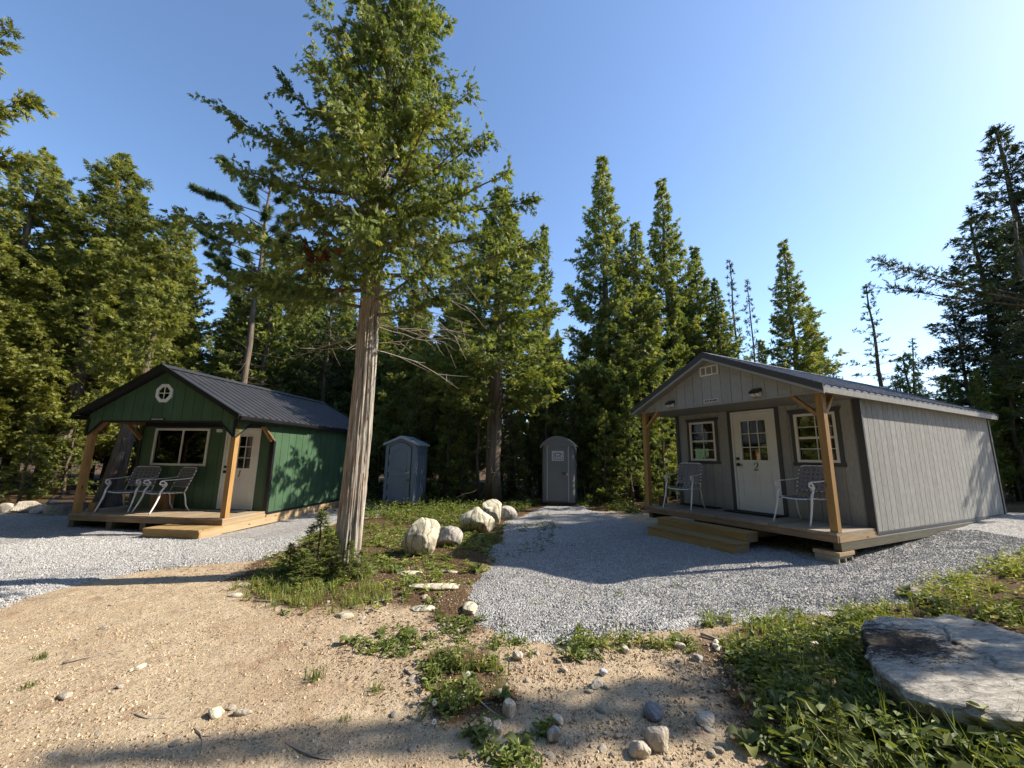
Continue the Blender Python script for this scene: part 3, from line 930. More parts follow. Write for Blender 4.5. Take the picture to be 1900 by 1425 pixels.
# ---- grey cabin
def grey_cabin():
    W, P, L, pk, ez, ov = 3.66, 1.1425, 5.914, 3.02, 2.123, .11
    base = .36
    C = empty('grey_cabin', (2.990, 9.284, .611 - base), -1.0944, 'pale grey cabin with charcoal trim and the number 2 on its white door', 'cabin')
    slope = (pk - ez) / (W / 2 + ov)
    under = lambda u: pk - .10 - abs(u - W / 2) * slope
    mpF, mpG, mpR = mapper('front', P), mapper('front', 0.), mapper('right', W)
    core = MB()
    ci = .14
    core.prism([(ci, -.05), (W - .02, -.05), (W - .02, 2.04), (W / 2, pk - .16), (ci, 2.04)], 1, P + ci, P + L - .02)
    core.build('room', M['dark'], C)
    part_box('front_corner_core', (W - .12, P + .02, -.02), (W - .013, P + ci, 2.03), M['dark'], C)
    w1, w2 = (.365, 1.018, .985, 1.85), (2.645, 3.306, .985, 1.85)
    dr = (1.40, 2.31, 0.015, 2.0)
    fw = part_box('front_wall', (.014, P + .0145, -.05), (.33, P + .06, 2.04), M['dark'], C)
    siding(fw, mpF, 0.0, W, .203, lambda s: .0, lambda s: 2.05, M['grey'], [w1, w2, dr], phase=.1)
    rw = part_box('right_wall', (W - .03, P + .03, -.05), (W - .0145, P + L - .02, 2.03), M['dark'], C)
    siding(rw, mpR, P, P + L, .197, lambda s: -.06, lambda s: 2.06, M['grey_side'], g=.006, gd=.009)
    part_box('left_wall', (0, P, -.05), (.03, P + L, 2.06), M['grey'], C)
    MB().prism([(0, -.05), (W, -.05), (W, 2.05), (W / 2, pk - .1), (0, 2.05)], 1, P + L - .015, P + L).build('back_wall', M['grey'], C)
    part_box('corner_trim', (W - .09, P - .022, .0), (W, P - .001, 2.04), M['charcoal'], C)
    part_box('corner_trim', (W + .001, P - .022, -.06), (W + .02, P + .02, 2.04), M['charcoal'], C)
    part_box('corner_trim', (W + .001, P + L - .07, -.06), (W + .02, P + L + .01, 2.04), M['charcoal'], C)
    part_box('corner_trim', (-.02, P - .02, .0), (.07, P - .001, 2.04), M['charcoal'], C)
    part_box('base_trim', (W - .02, P + .0, -.095), (W + .012, P + L, -.064), M['charcoal'], C)
    # trims round the openings
    for (a, b, z0, z1) in (w1, w2):
        t = .064
        tr = MB()
        tr.box(mpF(a - t, .0, z0), mpF(a, .02, z1)).box(mpF(b, .0, z0), mpF(b + t, .02, z1))
        tr.box(mpF(a - t - .015, .0, z0 - t), mpF(b + t + .015, .026, z0 - .001))
        tr.add([mpF(s, d, z) for d in (0., .03) for s, z in ((a - t, z1 + .001), (b + t, z1 + .001), (b + t + .035, z1 + t + .012), (a - t - .035, z1 + t + .012))],
               [(0, 1, 2, 3), (7, 6, 5, 4), (0, 4, 5, 1), (1, 5, 6, 2), (2, 6, 7, 3), (3, 7, 4, 0)])
        tr.build('window_trim', M['charcoal'], C)
        w = lite_window(C, mpF, a, b, z0, z1, 2, 4, .045, sash=True)
        part_box('interior', (a, P + .105, z0), (b, P + .125, z1), M['interior_wood'], w)
    tr = MB()
    a, b, z0, z1 = dr
    tr.box(mpF(a - .07, 0, 0), mpF(a, .022, z1 + .07)).box(mpF(b, 0, 0), mpF(b + .07, .022, z1 + .07)).box(mpF(a, 0, z1), mpF(b, .022, z1 + .07)).box(mpF(a - .085, 0, z1 + .071), mpF(b + .085, .035, z1 + .085))
    tr.build('door_trim', M['charcoal'], C)
    door9(C, mpF, *dr, '2')
    part_box('door_backing', (dr[0] + .05, P + .10, .02), (dr[1] - .05, P + .12, dr[3] - .05), M['interior_wood'], C)
    # gable
    gf = part_box('gable_front', (.1, .0145, 2.06), (W - .1, .03, 2.25), M['dark'], C)
    siding(gf, mpG, .0, W / 2, .203, lambda s: 2.045, lambda s: max(under(s), 2.05), M['grey'], phase=.003)
    siding(gf, mpG, W / 2, W, .203, lambda s: 2.045, lambda s: max(under(s), 2.05), M['grey'])
    part_box('gable_trim', (-.02, -.012, 2.028), (W + .02, .03, 2.052), M['grey'], C)
    part_box('porch_ceiling', (-.02, .031, 2.03), (W + .02, P, 2.045), M['soffit'], C)
    gable_roof(C, W, pk, ez, ov, -.172, P + L + .2, M['roof_grey'], M['charcoal'], .2286)
    # pale under-fascia along the rakes, eave fascia and soffit
    for s in (0, 1):
        f = (lambda u: u) if s == 0 else (lambda u: W - u)
        e = -ov
        MB().prism([(f(W / 2), pk - .085), (f(e - .02), ez - .085 - .02 * slope), (f(e - .02), ez - .128 - .02 * slope), (f(W / 2), pk - .128)], 1, -.184, -.16).build('rake_board', M['grey'], C)
        part_box('eave_fascia', (f(e - .012), -.158, ez - .115), (f(e + .012), P + L + .19, ez - .03), M['grey_side'], C)
        part_box('eave_soffit', (f(e + .013), -.158, ez - .10), (f(-.021), P + L + .19, ez - .085), M['soffit'], C)
        MB().prism([(f(-.02), ez - .10), (f(W / 2), pk - .13), (f(W / 2), pk - .12), (f(-.02), ez - .09)], 1, -.158, -.001).build('rake_soffit', M['soffit'], C)
    # gable vent
    v = frame_mb(mpG, 1.62, 2.01, 2.615, 2.80, .022, .0, .022).build('gable_vent', M['white'], C)
    for k in (1, 2): pbox('mullion', mpG, 1.62 + .39 * k / 3 - .01, 1.62 + .39 * k / 3 + .01, 2.637, 2.778, .0, .02, M['white'], v)
    for k in range(7): pbox('louvre', mpG, 1.642, 1.988, 2.64 + k * .02, 2.652 + k * .02, .001, .012, M['grey'], v)
    pbox('nameplate', mpG, 1.655, 1.965, 2.085, 2.155, .0005, .012, M['sign_white'], C)
    for k, (x, w_) in enumerate(((.03, .028), (.07, .02), (.10, .018), (.14, .03), (.18, .015), (.205, .02), (.235, .03), (.272, .015))):
        pbox('lettering', mpG, 1.655 + x, 1.655 + x + w_, 2.105, 2.135, .0125, .014, M['sign_dark'], C)
    # flood lights
    for u in (.883, 2.712):
        l = MB()
        l.box((u - .075, -.025, 2.145), (u + .075, .001, 2.225))
        l.prism([(-.11, 2.13), (-.02, 2.20), (-.02, 2.225), (-.125, 2.16)], 0, u - .085, u + .085)
        l = l.build('flood_light', M['black'], C)
        for s in (-1, 1):
            MB().prism([(-.095, 2.11), (-.03, 2.09), (-.02, 2.155), (-.085, 2.165)], 0, u + s * .042 - .034, u + s * .042 + .034).build('lamp_head', M['white'], l)
        MB().tube([(u, -.05, 2.1), (u, -.05, 2.13)], [.018, .02], 8).build('motion_sensor', M['black'], l)
    # posts and braces
    for u in (.0, W - .1):
        part_box('post', (u, .02, .0), (u + .1, .12, 2.03), M['w_post'], C)
    for s in (0, 1):
        f = (lambda u: u) if s == 0 else (lambda u: W - u)
        MB().beam((f(.09), .07, 1.69), (f(.46), .07, 2.05), .05, .085, (0, 1, 0)).build('brace', M['w_post'], C)
        MB().beam((f(.05), .11, 1.70), (f(.05), .42, 2.05), .05, .08, (1, 0, 0)).build('brace', M['w_post'], C)
    # deck
    fl = part_box('porch_frame', (.03, .06, -.15), (W - .03, P - .03, -.04), M['dark'], C)
    porch_floor(fl, W, P - .025, .142, M['w_deck2'], None)
    part_box('rim_joist', (.0, -.012, -.135), (W - .002, .03, -.042), M['w_rim'], C)
    part_box('side_joist', (W - .04, .031, -.135), (W + .004, P - .0, -.042), M['w_side'], C)
    part_box('side_joist', (W - .04, P + .005, -.135), (W + .002, P + L, -.098), M['grey_side'], C)
    for u in (.05, 1.2, 2.4, W - .1):
        part_box('skid', (u, .06, -.255), (u + .1, P + L, -.1365), M['w_skid'], C)
    for ch in C.children: ch.location.z += base
    return C
RC = grey_cabin()

def cabin_pt(C, u, v, z=0.):
    """a point given from the deck's front-left corner"""
    b = .27 if C is GC else .36
    c, s = math.cos(C.rotation_euler.z), math.sin(C.rotation_euler.z)
    return Vector((C.location.x + c * u - s * v, C.location.y + s * u + c * v, C.location.z + b + z))

# ------------------------------------------------------------------ porch steps, block, mats
def wood_step(name, C, u0, u1, v0, v1, zt, h, label, nboards, axis, sides=True):
    loc = cabin_pt(C, u0, v0, zt - h)
    o = empty(name, loc, C.rotation_euler.z, label, 'step')
    W, D = u1 - u0, v1 - v0
    if axis == 1:
        for k in range(nboards):
            j = random.uniform(-.006, .004)
            part_box('tread_board', (W * k / nboards + .002, -.015 + j, h - .036), (W * (k + 1) / nboards - .002, D, h), M['w_step'], o)
    else:
        for k in range(nboards):
            part_box('tread_board', (-.01, D * k / nboards + .002 - (.012 if k == 0 else 0), h - .036), (W + .01, D * (k + 1) / nboards - .002, h), M['w_step'], o)
    part_box('riser', (0, 0, 0), (W, .036, h - .037), M['w_step'], o)
    for x in (.0, W - .036): part_box('side_board', (x, .037, 0), (x + .036, D, h - .037), M['w_side'], o)
    return o
wood_step('wooden_step', GC, 2.52, 3.76, -.57, -.03, -.135, .25, 'low box step of yellow lumber in front of the green cabin', 9, 1)
wood_step('wooden_step', RC, .62, 2.50, -.30, -.02, -.16, .155, 'upper lumber step against the porch of the grey cabin', 2, 0)
wood_step('wooden_step', RC, .70, 2.53, -.66, -.305, -.30, .20, 'lower lumber step on the gravel in front of the grey cabin', 3, 0)

blk = empty('concrete_block', cabin_pt(RC, 3.36, -.06, -.505), RC.rotation_euler.z, 'hollow concrete block under the right porch corner of the grey cabin', 'block')
mb = MB()
bw, bd, bh, t = .30, .40, .19, .032
for q in (((0, 0, 0), (bw, t, bh)), ((0, bd - t, 0), (bw, bd, bh)), ((0, bd / 2 - t / 2, 0), (bw, bd / 2 + t / 2, bh)), ((0, t, 0), (bw, bd / 2 - t / 2, t)), ((0, bd / 2 + t / 2, 0), (bw, bd - t, t)), ((0, t, bh - t), (bw, bd / 2 - t / 2, bh)), ((0, bd / 2 + t / 2, bh - t), (bw, bd - t, bh))):
    mb.box(*q)
mb.build('shell', M['concrete'], blk)
tag(MB().box((0, 0, 0), (.34, .42, .05)).build('wooden_shim', M['w_side'], None), 'thin lumber shim on top of the concrete block', 'shim')
sh = bpy.data.objects['wooden_shim']
sh.location = cabin_pt(RC, 3.335, -.05, -.312)
sh.rotation_euler.z = RC.rotation_euler.z

def mat_rug(C, u, v, w, d, label):
    o = MB().box((0, 0, .001), (w, d, .018)).box((.03, .03, .018), (w - .03, d - .03, .022)).build('door_mat', M['rubber'])
    o.location = cabin_pt(C, u, v, .002)
    o.rotation_euler.z = C.rotation_euler.z
    return tag(o, label, 'mat', 'door mats')
mat_rug(RC, 1.38, .72, 1.0, .40, 'black rubber mat in front of the white door numbered 2')
mat_rug(RC, .12, .86, .95, .26, 'black rubber mat behind the left chair of the grey cabin')
mat_rug(GC, 2.5, .82, .85, .40, 'black rubber mat on the porch of the green cabin')

def pot(C, u, v, r, h, mat, label, name='plant_pot', cat='pot'):
    mb = MB()
    pr = [(r * .78, 0), (r * .92, h * .6), (r, h), (r * .93, h), (r * .9, h - .03), (0.001, h - .03)]
    n = 20
    vs, fs = [], []
    for i, (rr, z) in enumerate(pr):
        for k in range(n): vs.append((rr * math.cos(2 * math.pi * k / n), rr * math.sin(2 * math.pi * k / n), z))
    for i in range(len(pr) - 1):
        for k in range(n): fs.append((i * n + k, i * n + (k + 1) % n, (i + 1) * n + (k + 1) % n, (i + 1) * n + k))
    fs.append(tuple(range(n - 1, -1, -1)))
    mb.add(vs, fs, False)
    o = mb.build(name, mat)
    o.location = cabin_pt(C, u, v, .002)
    return tag(o, label, cat)
pot(RC, .22, .28, .075, .20, M['terracotta'], 'small brown pot beside the left post of the grey cabin')
o = MB().box((0, 0, 0), (.13, .13, .2)).build('wood_block', M['w_post'])
o.location = cabin_pt(GC, .16, .22, .002)
o.rotation_euler.z = .2
tag(o, 'square yellow wood block beside the left post of the green cabin', 'wood block')
# slatted side box between the green cabin's chairs
bxo = empty('slatted_box', cabin_pt(GC, .92, .93, .002), GC.rotation_euler.z, 'brown slatted wooden box behind the chairs of the green cabin', 'box')
for k in range(6): part_box('slat', (k * .068, 0, 0), (k * .068 + .062, .02, .33), M['w_brace'], bxo)
part_box('lid', (-.01, -.01, .331), (.415, .27, .352), M['w_brace'], bxo)
part_box('body', (.002, .021, 0), (.40, .25, .33), M['w_brace'], bxo)

# ------------------------------------------------------------------ patio chairs
def patio_chair():
    o = empty('patio_chair', (0, 0, 0))
    fm = M['frame_white']
    hw = .285
    def bez(pts, n=14):
        out = []
        P_ = [Vector(p) for p in pts]
        m = len(P_)
        for i in range(n):
            t = i / (n - 1) * (m - 1)
            k = min(int(t), m - 2)
            f = t - k
            p0, p1, p2, p3 = P_[max(k - 1, 0)], P_[k], P_[k + 1], P_[min(k + 2, m - 1)]
            out.append(.5 * ((2 * p1) + (p2 - p0) * f + (2 * p0 - 5 * p1 + 4 * p2 - p3) * f * f + (3 * p1 - p0 - 3 * p2 + p3) * f ** 3))
        return out
    for s in (-1, 1):
        x = s * hw
        mb = MB()
        # front leg sweeping up into the scroll of the arm
        pts = bez([(x * 1.06, -.36, 0), (x * 1.03, -.29, .18), (x, -.235, .36), (x, -.215, .48), (x, -.16, .575)], 14)
        mb.tube(pts, [.013, .013, .014, .015, .016, .017, .018, .018, .018, .018, .018, .017, .016, .015], 8)
        c = Vector((x, -.215, .655))
        sp = []
        for i in range(26):
            a = R(-20 - i * 17)
            r = .022 + .046 * min(1, i / 14) if i < 15 else .068
            sp.append(c + Vector((0, math.cos(a) * r * (1.0), math.sin(a) * r)))
        # scroll: starts inside, winds forward and over the top
        sp = []
        for i in range(24):
            a = R(-150 + i * 18)
            r = .020 + .042 * i / 23
            sp.append(c + Vector((0, -math.cos(a) * r, math.sin(a) * r)))
        top = sp[-1]
        mb.tube(sp, .0135, 7)
        mb.tube(bez([(x, -.16, .575), (x, -.135, .62), (x, -.15, .665), (x, -.20, .71)], 8), .012, 7)
        mb.build('leg', fm, o)
        arm = MB()
        ap = bez([(x, -.25, .70), (x, -.19, .722), (x, -.02, .728), (x * .98, .18, .742), (x * .97, .295, .76)], 12)
        for a, b in zip(ap[:-1], ap[1:]): arm.beam(a, b, .03, .014)
        arm.build('armrest', fm, o)
        rl = MB()
        rl.tube(bez([(x * .93, .20, .44), (x * .96, .235, .30), (x * .98, .26, .14), (x, .33, 0)], 10), .0125, 7)
        rl.build('leg', fm, o)
    # seat ring and straps
    seat = MB()
    def ring(z0, sag=True):
        q = []
        for i in range(40):
            a = 2 * math.pi * i / 40
            ca, sa = math.cos(a), math.sin(a)
            ex = .25
            X_ = hw * .93 * math.copysign(abs(ca) ** ex, ca)
            Y_ = -.005 + .225 * math.copysign(abs(sa) ** ex, sa)
            q.append((X_, Y_, z0 - (.025 * (1 - (X_ / hw) ** 2) if sa < -.3 else 0) + .012 * (Y_ < -.1)))
        return q + [q[0]]
    seat.tube(ring(.43), .0125, 7, cap=False)
    seat = seat.build('seat', fm, o)
    sw = .044
    for k in range(7):
        xx = -.225 + .45 * k / 6
        sg = .03 * (1 - (xx / hw) ** 2)
        mb = MB()
        pts = [(xx, -.245, .428 - sg * .8), (xx, -.225, .448 - sg * .8), (xx, -.1, .432 - sg), (xx, .1, .425 - sg * .6), (xx, .21, .445), (xx, .235, .428)]
        for a, b in zip(pts[:-1], pts[1:]): mb.beam(a, b, sw, .004)
        mb.build('strap', M['strap'], seat)
    for k in range(6):
        yy = -.18 + .36 * k / 5
        mb = MB()
        pts = [(-.28, yy, .428), (-.262, yy, .446), (-.12, yy, .418 + .004 * (k % 2)), (.12, yy, .418 + .004 * (k % 2)), (.262, yy, .446), (.28, yy, .428)]
        for a, b in zip(pts[:-1], pts[1:]): mb.beam(a, b, sw * .9, .0035)
        mb.build('strap', M['strap'], seat)
    # back: rounded frame leaning back
    def bp(x, h, off=0.): return Vector((x, .215 + h * .30 + off, .44 + h * .955))
    fr = [bp(-hw * .92, 0)]
    H = .58
    for i in range(9):
        a = R(180 - 90 * i / 8)
        fr.append(bp(-hw * .92 + .085 + .085 * math.cos(a), H - .085 + .085 * math.sin(a)))
    for i in range(9):
        a = R(90 - 90 * i / 8)
        fr.append(bp(hw * .92 - .085 + .085 * math.cos(a), H - .085 + .085 * math.sin(a)))
    fr.append(bp(hw * .92, 0))
    bk = MB()
    bk.tube(fr, .0125, 7)
    bk.tube([bp(-hw * .92, .11), bp(hw * .92, .11)], .0115, 7)
    bk = bk.build('backrest', fm, o)
    for k in range(6):
        xx = -.205 + .41 * k / 5
        top = H - (.012 if 0 < k < 5 else .03)
        mb = MB()
        pts = [bp(xx, .092, .0), bp(xx, .105, -.016), bp(xx, .3, -.008 + .003 * (k % 2)), bp(xx, top, -.016), bp(xx, top + .015, .0)]
        for a, b in zip(pts[:-1], pts[1:]): mb.beam(a, b, sw, .0035, (0, 1, .3))
        mb.build('strap', M['strap'], bk)
    for k in range(6):
        hh = .15 + .385 * k / 5
        mb = MB()
        pts = [bp(-.278, hh, .0), bp(-.262, hh, -.016), bp(0, hh, -.010 + .003 * (k % 2)), bp(.262, hh, -.016), bp(.278, hh, .0)]
        for a, b in zip(pts[:-1], pts[1:]): mb.beam(a, b, .0035, sw, (0, .3, 1))
        mb.build('strap', M['strap'], bk)
    return o
proto = patio_chair()
def put_chair(o, C, u, v, rz, label, s=1.0):
    o.location = cabin_pt(C, u, v, .002)
    o.rotation_euler.z = C.rotation_euler.z + rz
    o.scale = (s, s, s * (.87 if C is GC else .95))
    tag(o, label, 'chair', 'white strap chairs on the porches')
put_chair(proto, GC, .64, .66, R(12), 'white strap patio chair nearest the left post of the green cabin', 1.15)
put_chair(copy_tree(proto), GC, 1.60, .64, R(-17), 'white strap patio chair turned sideways under the window of the green cabin', 1.15)
put_chair(copy_tree(proto), RC, .72, .40, R(14), 'white strap patio chair at the left end of the grey cabin porch', .98)
put_chair(copy_tree(proto), RC, 2.93, .62, R(-6), 'white strap patio chair behind the right post of the grey cabin', .98)

# ------------------------------------------------------------------ portable toilets
def toilet_body(o, mat, base, W, D, H):
    """panelled tank walls with ribs; front is -y, origin at the base centre"""
    w, d = W / 2, D / 2
    c = .05
    poly = [(-w, -d + c), (-w + c, -d), (w - c, -d), (w, -d + c), (w, d), (-w, d)]
    MB().prism(poly, 2, .10, H).build('cabin_shell', mat, o)
    MB().box((-w - .02, -d - .03, .0), (w + .02, d + .02, .10)).build('base_skid', base, o)
    for k in range(4):
        y = -d + .16 + k * (D - .3) / 3.6
        part_box('side_rib', (w, y, .16), (w + .018, y + .12, H - .5), mat, o)
        part_box('side_rib', (-w - .018, y, .16), (-w, y + .12, H - .5), mat, o)
    for k in range(4):
        part_box('side_vent', (w, -d + .2, H - .36 + k * .06), (w + .016, d - .2, H - .33 + k * .06), mat, o)
def slab_prism(poly, y0, y1, name, mat, o): return MB().prism(poly, 1, y0, y1).build(name, mat, o)

def blue_toilet():
    p = at_depth(741, 945, 13.65)
    o = empty('portable_toilet', (p[0], p[1] + .56, g1(p[0], p[1]) + .012), R(-6), 'blue grey portable toilet with a peaked roof near the big trunk', 'portable toilet')
    W, D, H = 1.08, 1.15, 2.06
    m, ml = M['plastic_blue'], M['plastic_blue_l']
    toilet_body(o, m, M['black'], W, D, H)
    f = -D / 2
    # roof
    e, r = .60, .30
    rb = MB()
    y0, y1 = f - .075, D / 2 + .05
    hip = .12
    vs = [(-e, y0, H - .02), (0, y0, H + .24), (e, y0, H - .02), (e, y0, H - .09), (0, y0, H + .15), (-e, y0, H - .09),
          (-e, y1, H - .02), (0, y1 - hip, H + .24), (e, y1, H - .02), (e, y1, H - .09), (0, y1 - hip, H + .15), (-e, y1, H - .09)]
    rb.add(vs, [(0, 1, 4, 5), (1, 2, 3, 4), (0, 6, 7, 1), (1, 7, 8, 2), (2, 8, 9, 3), (0, 5, 11, 6), (6, 11, 10, 7), (7, 10, 9, 8), (4, 3, 9, 10), (5, 4, 10, 11)])
    roof = rb.build('roof', ml, o)
    for k in range(3): MB().beam((e * (.25 + .2 * k), y0 + .1, H + .235 - .26 * (.25 + .2 * k)), (e * (.25 + .2 * k), y1 - .2, H + .235 - .26 * (.25 + .2 * k)), .05, .02).build('roof_rib', ml, roof)
    slab_prism([(-W / 2 + .04, H - .12), (W / 2 - .04, H - .12), (W / 2 - .04, H + .0), (0, H + .17), (-W / 2 + .04, H + .0)], f - .012, f + .01, 'gable_panel', m, o)
    # door with arched head, stepped hinge edge
    a, b = -.36, .36
    edge = []
    z = .15
    k = 0
    while z < 1.86:
        dx = .035 if k % 2 else 0.
        edge += [(a - dx, z), (a - dx, min(z + .19, 1.88))]
        z += .19
        k += 1
    arch = [(a + (b - a) * (i / 12), 1.90 + .17 * math.sin(math.pi * i / 12)) for i in range(13)]
    door = slab_prism([(b, .15), *[(x, zz) for x, zz in arch[::-1]], *edge[::-1]][::-1], f - .045, f - .013, 'door', m, o)
    # dark seam behind the door
    slab_prism([(b + .016, .13), (b + .016, 1.9), *[(x * 1.03, zz + .02) for x, zz in arch[::-1]], (a - .052, 1.88), (a - .052, .13)][::-1], f - .0135, f - .004, 'door_gap', M['black'], o)
    def fr(x0, x1, z0, z1, arch_=0.):
        n_ = 10
        mb = MB()
        t = .03
        out = [(x0, z0), (x1, z0)] + [(x1 - (x1 - x0) * i / n_, z1 + arch_ * math.sin(math.pi * i / n_)) for i in range(n_ + 1)]
        inn = [(x0 + t, z0 + t), (x1 - t, z0 + t)] + [(x1 - t - (x1 - x0 - 2 * t) * i / n_, z1 - t + arch_ * math.sin(math.pi * i / n_)) for i in range(n_ + 1)]
        nn = len(out)
        vs = [(x, f - .060, z) for x, z in out] + [(x, f - .060, z) for x, z in inn] + [(x, f - .044, z) for x, z in out] + [(x, f - .044, z) for x, z in inn]
        fs = []
        for i in range(nn):
            j = (i + 1) % nn
            fs += [(i, j, nn + j, nn + i), (i, 2 * nn + i, 2 * nn + j, j), (nn + i, nn + j, 3 * nn + j, 3 * nn + i)]
        mb.add(vs, fs)
        return mb.build('door_panel', m, door)
    fr(-.25, .25, 1.16, 1.80, .11); fr(-.25, .25, .24, 1.0)
    part_box('latch', (.20, f - .075, 1.06), (.33, f - .045, 1.13), M['plastic_blue_l'], door)
    part_box('lock_knob', (.225, f - .085, 1.10), (.26, f - .046, 1.15), M['black'], door)
    part_box('pull_handle', (.29, f - .08, .84), (.35, f - .046, .88), M['black'], door)
    for s in (-1, 1):
        part_box('front_post', (s * .46 - .05, f - .03, .12), (s * .46 + .05, f - .001, H - .05), m, o)
blue_toilet()

def grey_toilet():
    p = at_depth(1043, 940, 13.9)
    o = empty('portable_toilet', (p[0], p[1] + .56, g1(p[0], p[1]) + .012), R(-13.5), 'grey portable toilet with a rounded roof and white door sign', 'portable toilet')
    W, D, H = 1.08, 1.12, 1.98
    m, ml = M['plastic_grey'], M['plastic_grey_l']
    toilet_body(o, m, M['black'], W, D, H)
    f = -D / 2
    n_ = 20
    arc = [(-.60 + 1.20 * i / n_, H - .03 + .34 * math.sin(math.pi * i / n_) ** .75) for i in range(n_ + 1)]
    rb = MB()
    rb.prism(arc[::-1], 1, f - .06, D / 2 + .05)
    rb.build('roof', m, o)
    low = [(-.60, H - .10), *[(x, z - .0) for x, z in arc], (.60, H - .10)]
    inner = [(-.55, H - .10), *[(x * .9, (z - H) * .72 + H - .03) for x, z in arc], (.55, H - .10)]
    nn = len(low)
    vs = [(x, f - .075, z) for x, z in low] + [(x, f - .075, z) for x, z in inner] + [(x, f - .02, z) for x, z in low] + [(x, f - .02, z) for x, z in inner]
    rim = MB()
    fs = []
    for i in range(nn - 1):
        j = i + 1
        fs += [(i, j, nn + j, nn + i), (i, 2 * nn + i, 2 * nn + j, j), (nn + i, nn + j, 3 * nn + j, 3 * nn + i)]
    rim.add(vs, fs)
    rim.build('roof_rim', m, o)
    slab_prism([(-W / 2 + .04, H - .14), *[(x * .86, (z - H) * .7 + H - .04) for x, z in arc], (W / 2 - .04, H - .14)][::-1], f - .014, f + .01, 'gable_panel', m, o)
    # door and its pale arched surround
    def arch(hw, z0, z1, r, n2=8):
        q = [(-hw, z0)]
        q += [(-hw + r - r * math.cos(R(90 * i / n2)), z1 - r + r * math.sin(R(90 * i / n2))) for i in range(n2 + 1)]
        q += [(hw - r + r * math.sin(R(90 * i / n2)), z1 - r + r * math.cos(R(90 * i / n2))) for i in range(n2 + 1)]
        return q + [(hw, z0)]
    door = slab_prism(arch(.335, .14, 2.06, .13)[::-1], f - .04, f - .013, 'door', m, o)
    so, si = arch(.375, .13, 2.10, .16), arch(.343, .13, 2.068, .135)
    mb = MB()
    nn = len(so)
    vs = [(x, f - .055, z) for x, z in so] + [(x, f - .055, z) for x, z in si] + [(x, f - .012, z) for x, z in so] + [(x, f - .012, z) for x, z in si]
    fs = []
    for i in range(nn - 1):
        j = i + 1
        fs += [(i, nn + i, nn + j, j), (i, j, 2 * nn + j, 2 * nn + i), (nn + i, 3 * nn + i, 3 * nn + j, nn + j)]
    mb.add(vs, fs)
    mb.build('door_surround', ml, o)
    for z, cv in ((1.83, .015), (1.27, .02), (1.12, .03), (.55, -.02), (.40, -.03)):
        pts = [(-.30 + .6 * i / 10, f - .042, z + cv * math.sin(math.pi * i / 10)) for i in range(11)]
        mb = MB()
        for a, b in zip(pts[:-1], pts[1:]): mb.beam(a, b, .012, .022)
        mb.build('door_rib', m, door)
    for s in (-1, 1):
        for z in (1.68, 1.10, .5): MB().beam((s * .39, f - .016, z), (s * .50, f - .016, z + .04), .01, .02).build('front_rib', m, o)
    part_box('latch', (.14, f - .055, 1.0), (.27, f - .04, 1.09), M['charcoal'], door)
    part_box('pull_handle', (.29, f - .08, .98), (.34, f - .04, 1.06), M['plastic_grey_l'], door)
    sg = part_box('sign_board', (-.20, f - .048, 1.455), (.20, f - .041, 1.785), M['sign_white'], door)
    ar = [(-.15 + .30 * i / 12, 1.66 + .055 * math.sin(math.pi * i / 12)) for i in range(13)]
    mb = MB()
    for a, b in zip(ar[:-1], ar[1:]): mb.beam((a[0], f - .049, a[1]), (b[0], f - .049, b[1]), .003, .028)
    mb.build('sign_arch', M['charcoal'], sg)
    def glyph(strokes, x, z, h, t):
        mb = MB()
        for (x0, z0, x1, z1) in strokes: mb.beam((x + x0 * h, f - .0495, z + z0 * h), (x + x1 * h, f - .0495, z + z1 * h), .003, t)
        mb.build('lettering', M['sign_dark'], sg)
    glyph([(-.4, 0, 0, 1), (.4, 0, 0, 1), (-.22, .35, .22, .35)], -.085, 1.585, .065, .02)
    glyph([(-.15, 0, -.15, 1), (-.15, .05, .35, .05)], .0, 1.585, .065, .02)
    glyph([(-.3, 0, -.3, 1), (-.3, .96, .3, .96), (-.3, .5, .2, .5), (-.3, .04, .3, .04)], .085, 1.585, .065, .02)
    for x, w_ in ((-.16, .025), (.135, .03)): part_box('lettering', (x, f - .0505, 1.54), (x + w_, f - .0485, 1.58), M['sign_dark'], sg)
    part_box('lettering', (-.12, f - .0505, 1.535), (.12, f - .0485, 1.548), M['charcoal'], sg)
    for x, w_ in ((-.15, .075), (-.04, .075), (.06, .10)): part_box('lettering', (x, f - .0505, 1.485), (x + w_, f - .0485, 1.503), M['sign_dark'], sg)
grey_toilet()

# ------------------------------------------------------------------ rocks
def ico(sub):
    import bmesh
    bm = bmesh.new()
    bmesh.ops.create_icosphere(bm, subdivisions=sub, radius=1)
    V = np.array([v.co[:] for v in bm.verts])
    F = np.array([[v.index for v in f.verts] for f in bm.faces])
    bm.free()
    return V, F
ICO = {k: ico(k) for k in (2, 3, 5, 6)}
def snoise(P, f, seed, n=10):
    r = np.random.default_rng(seed)
    k = r.normal(size=(n, 3))
    ph = r.uniform(0, 6.28, n)
    return np.sin(P @ (k * f).T + ph).sum(1) / math.sqrt(n)
def rock_mesh(name, dim, seed, sub, mat, facets=9, rough=.06, flat=None):
    V, F = ICO[sub]
    V = V.copy()
    r = np.random.default_rng(seed)
    for i in range(facets):
        nrm = r.normal(size=3)
        nrm /= np.linalg.norm(nrm)
        d = r.uniform(.62, .88)
        V -= np.maximum(0, V @ nrm - d)[:, None] * nrm * .92
    V *= (1 + rough * snoise(V, 2.2, seed) + rough * .5 * snoise(V, 6, seed + 1) + rough * .22 * snoise(V, 16, seed + 2))[:, None]
    V -= V.min(0)
    V /= V.max(0)
    V = (V - np.array([.5, .5, 0])) * np.array(dim)
    return np_mesh(name, V, F, mat, smooth=sub > 4)
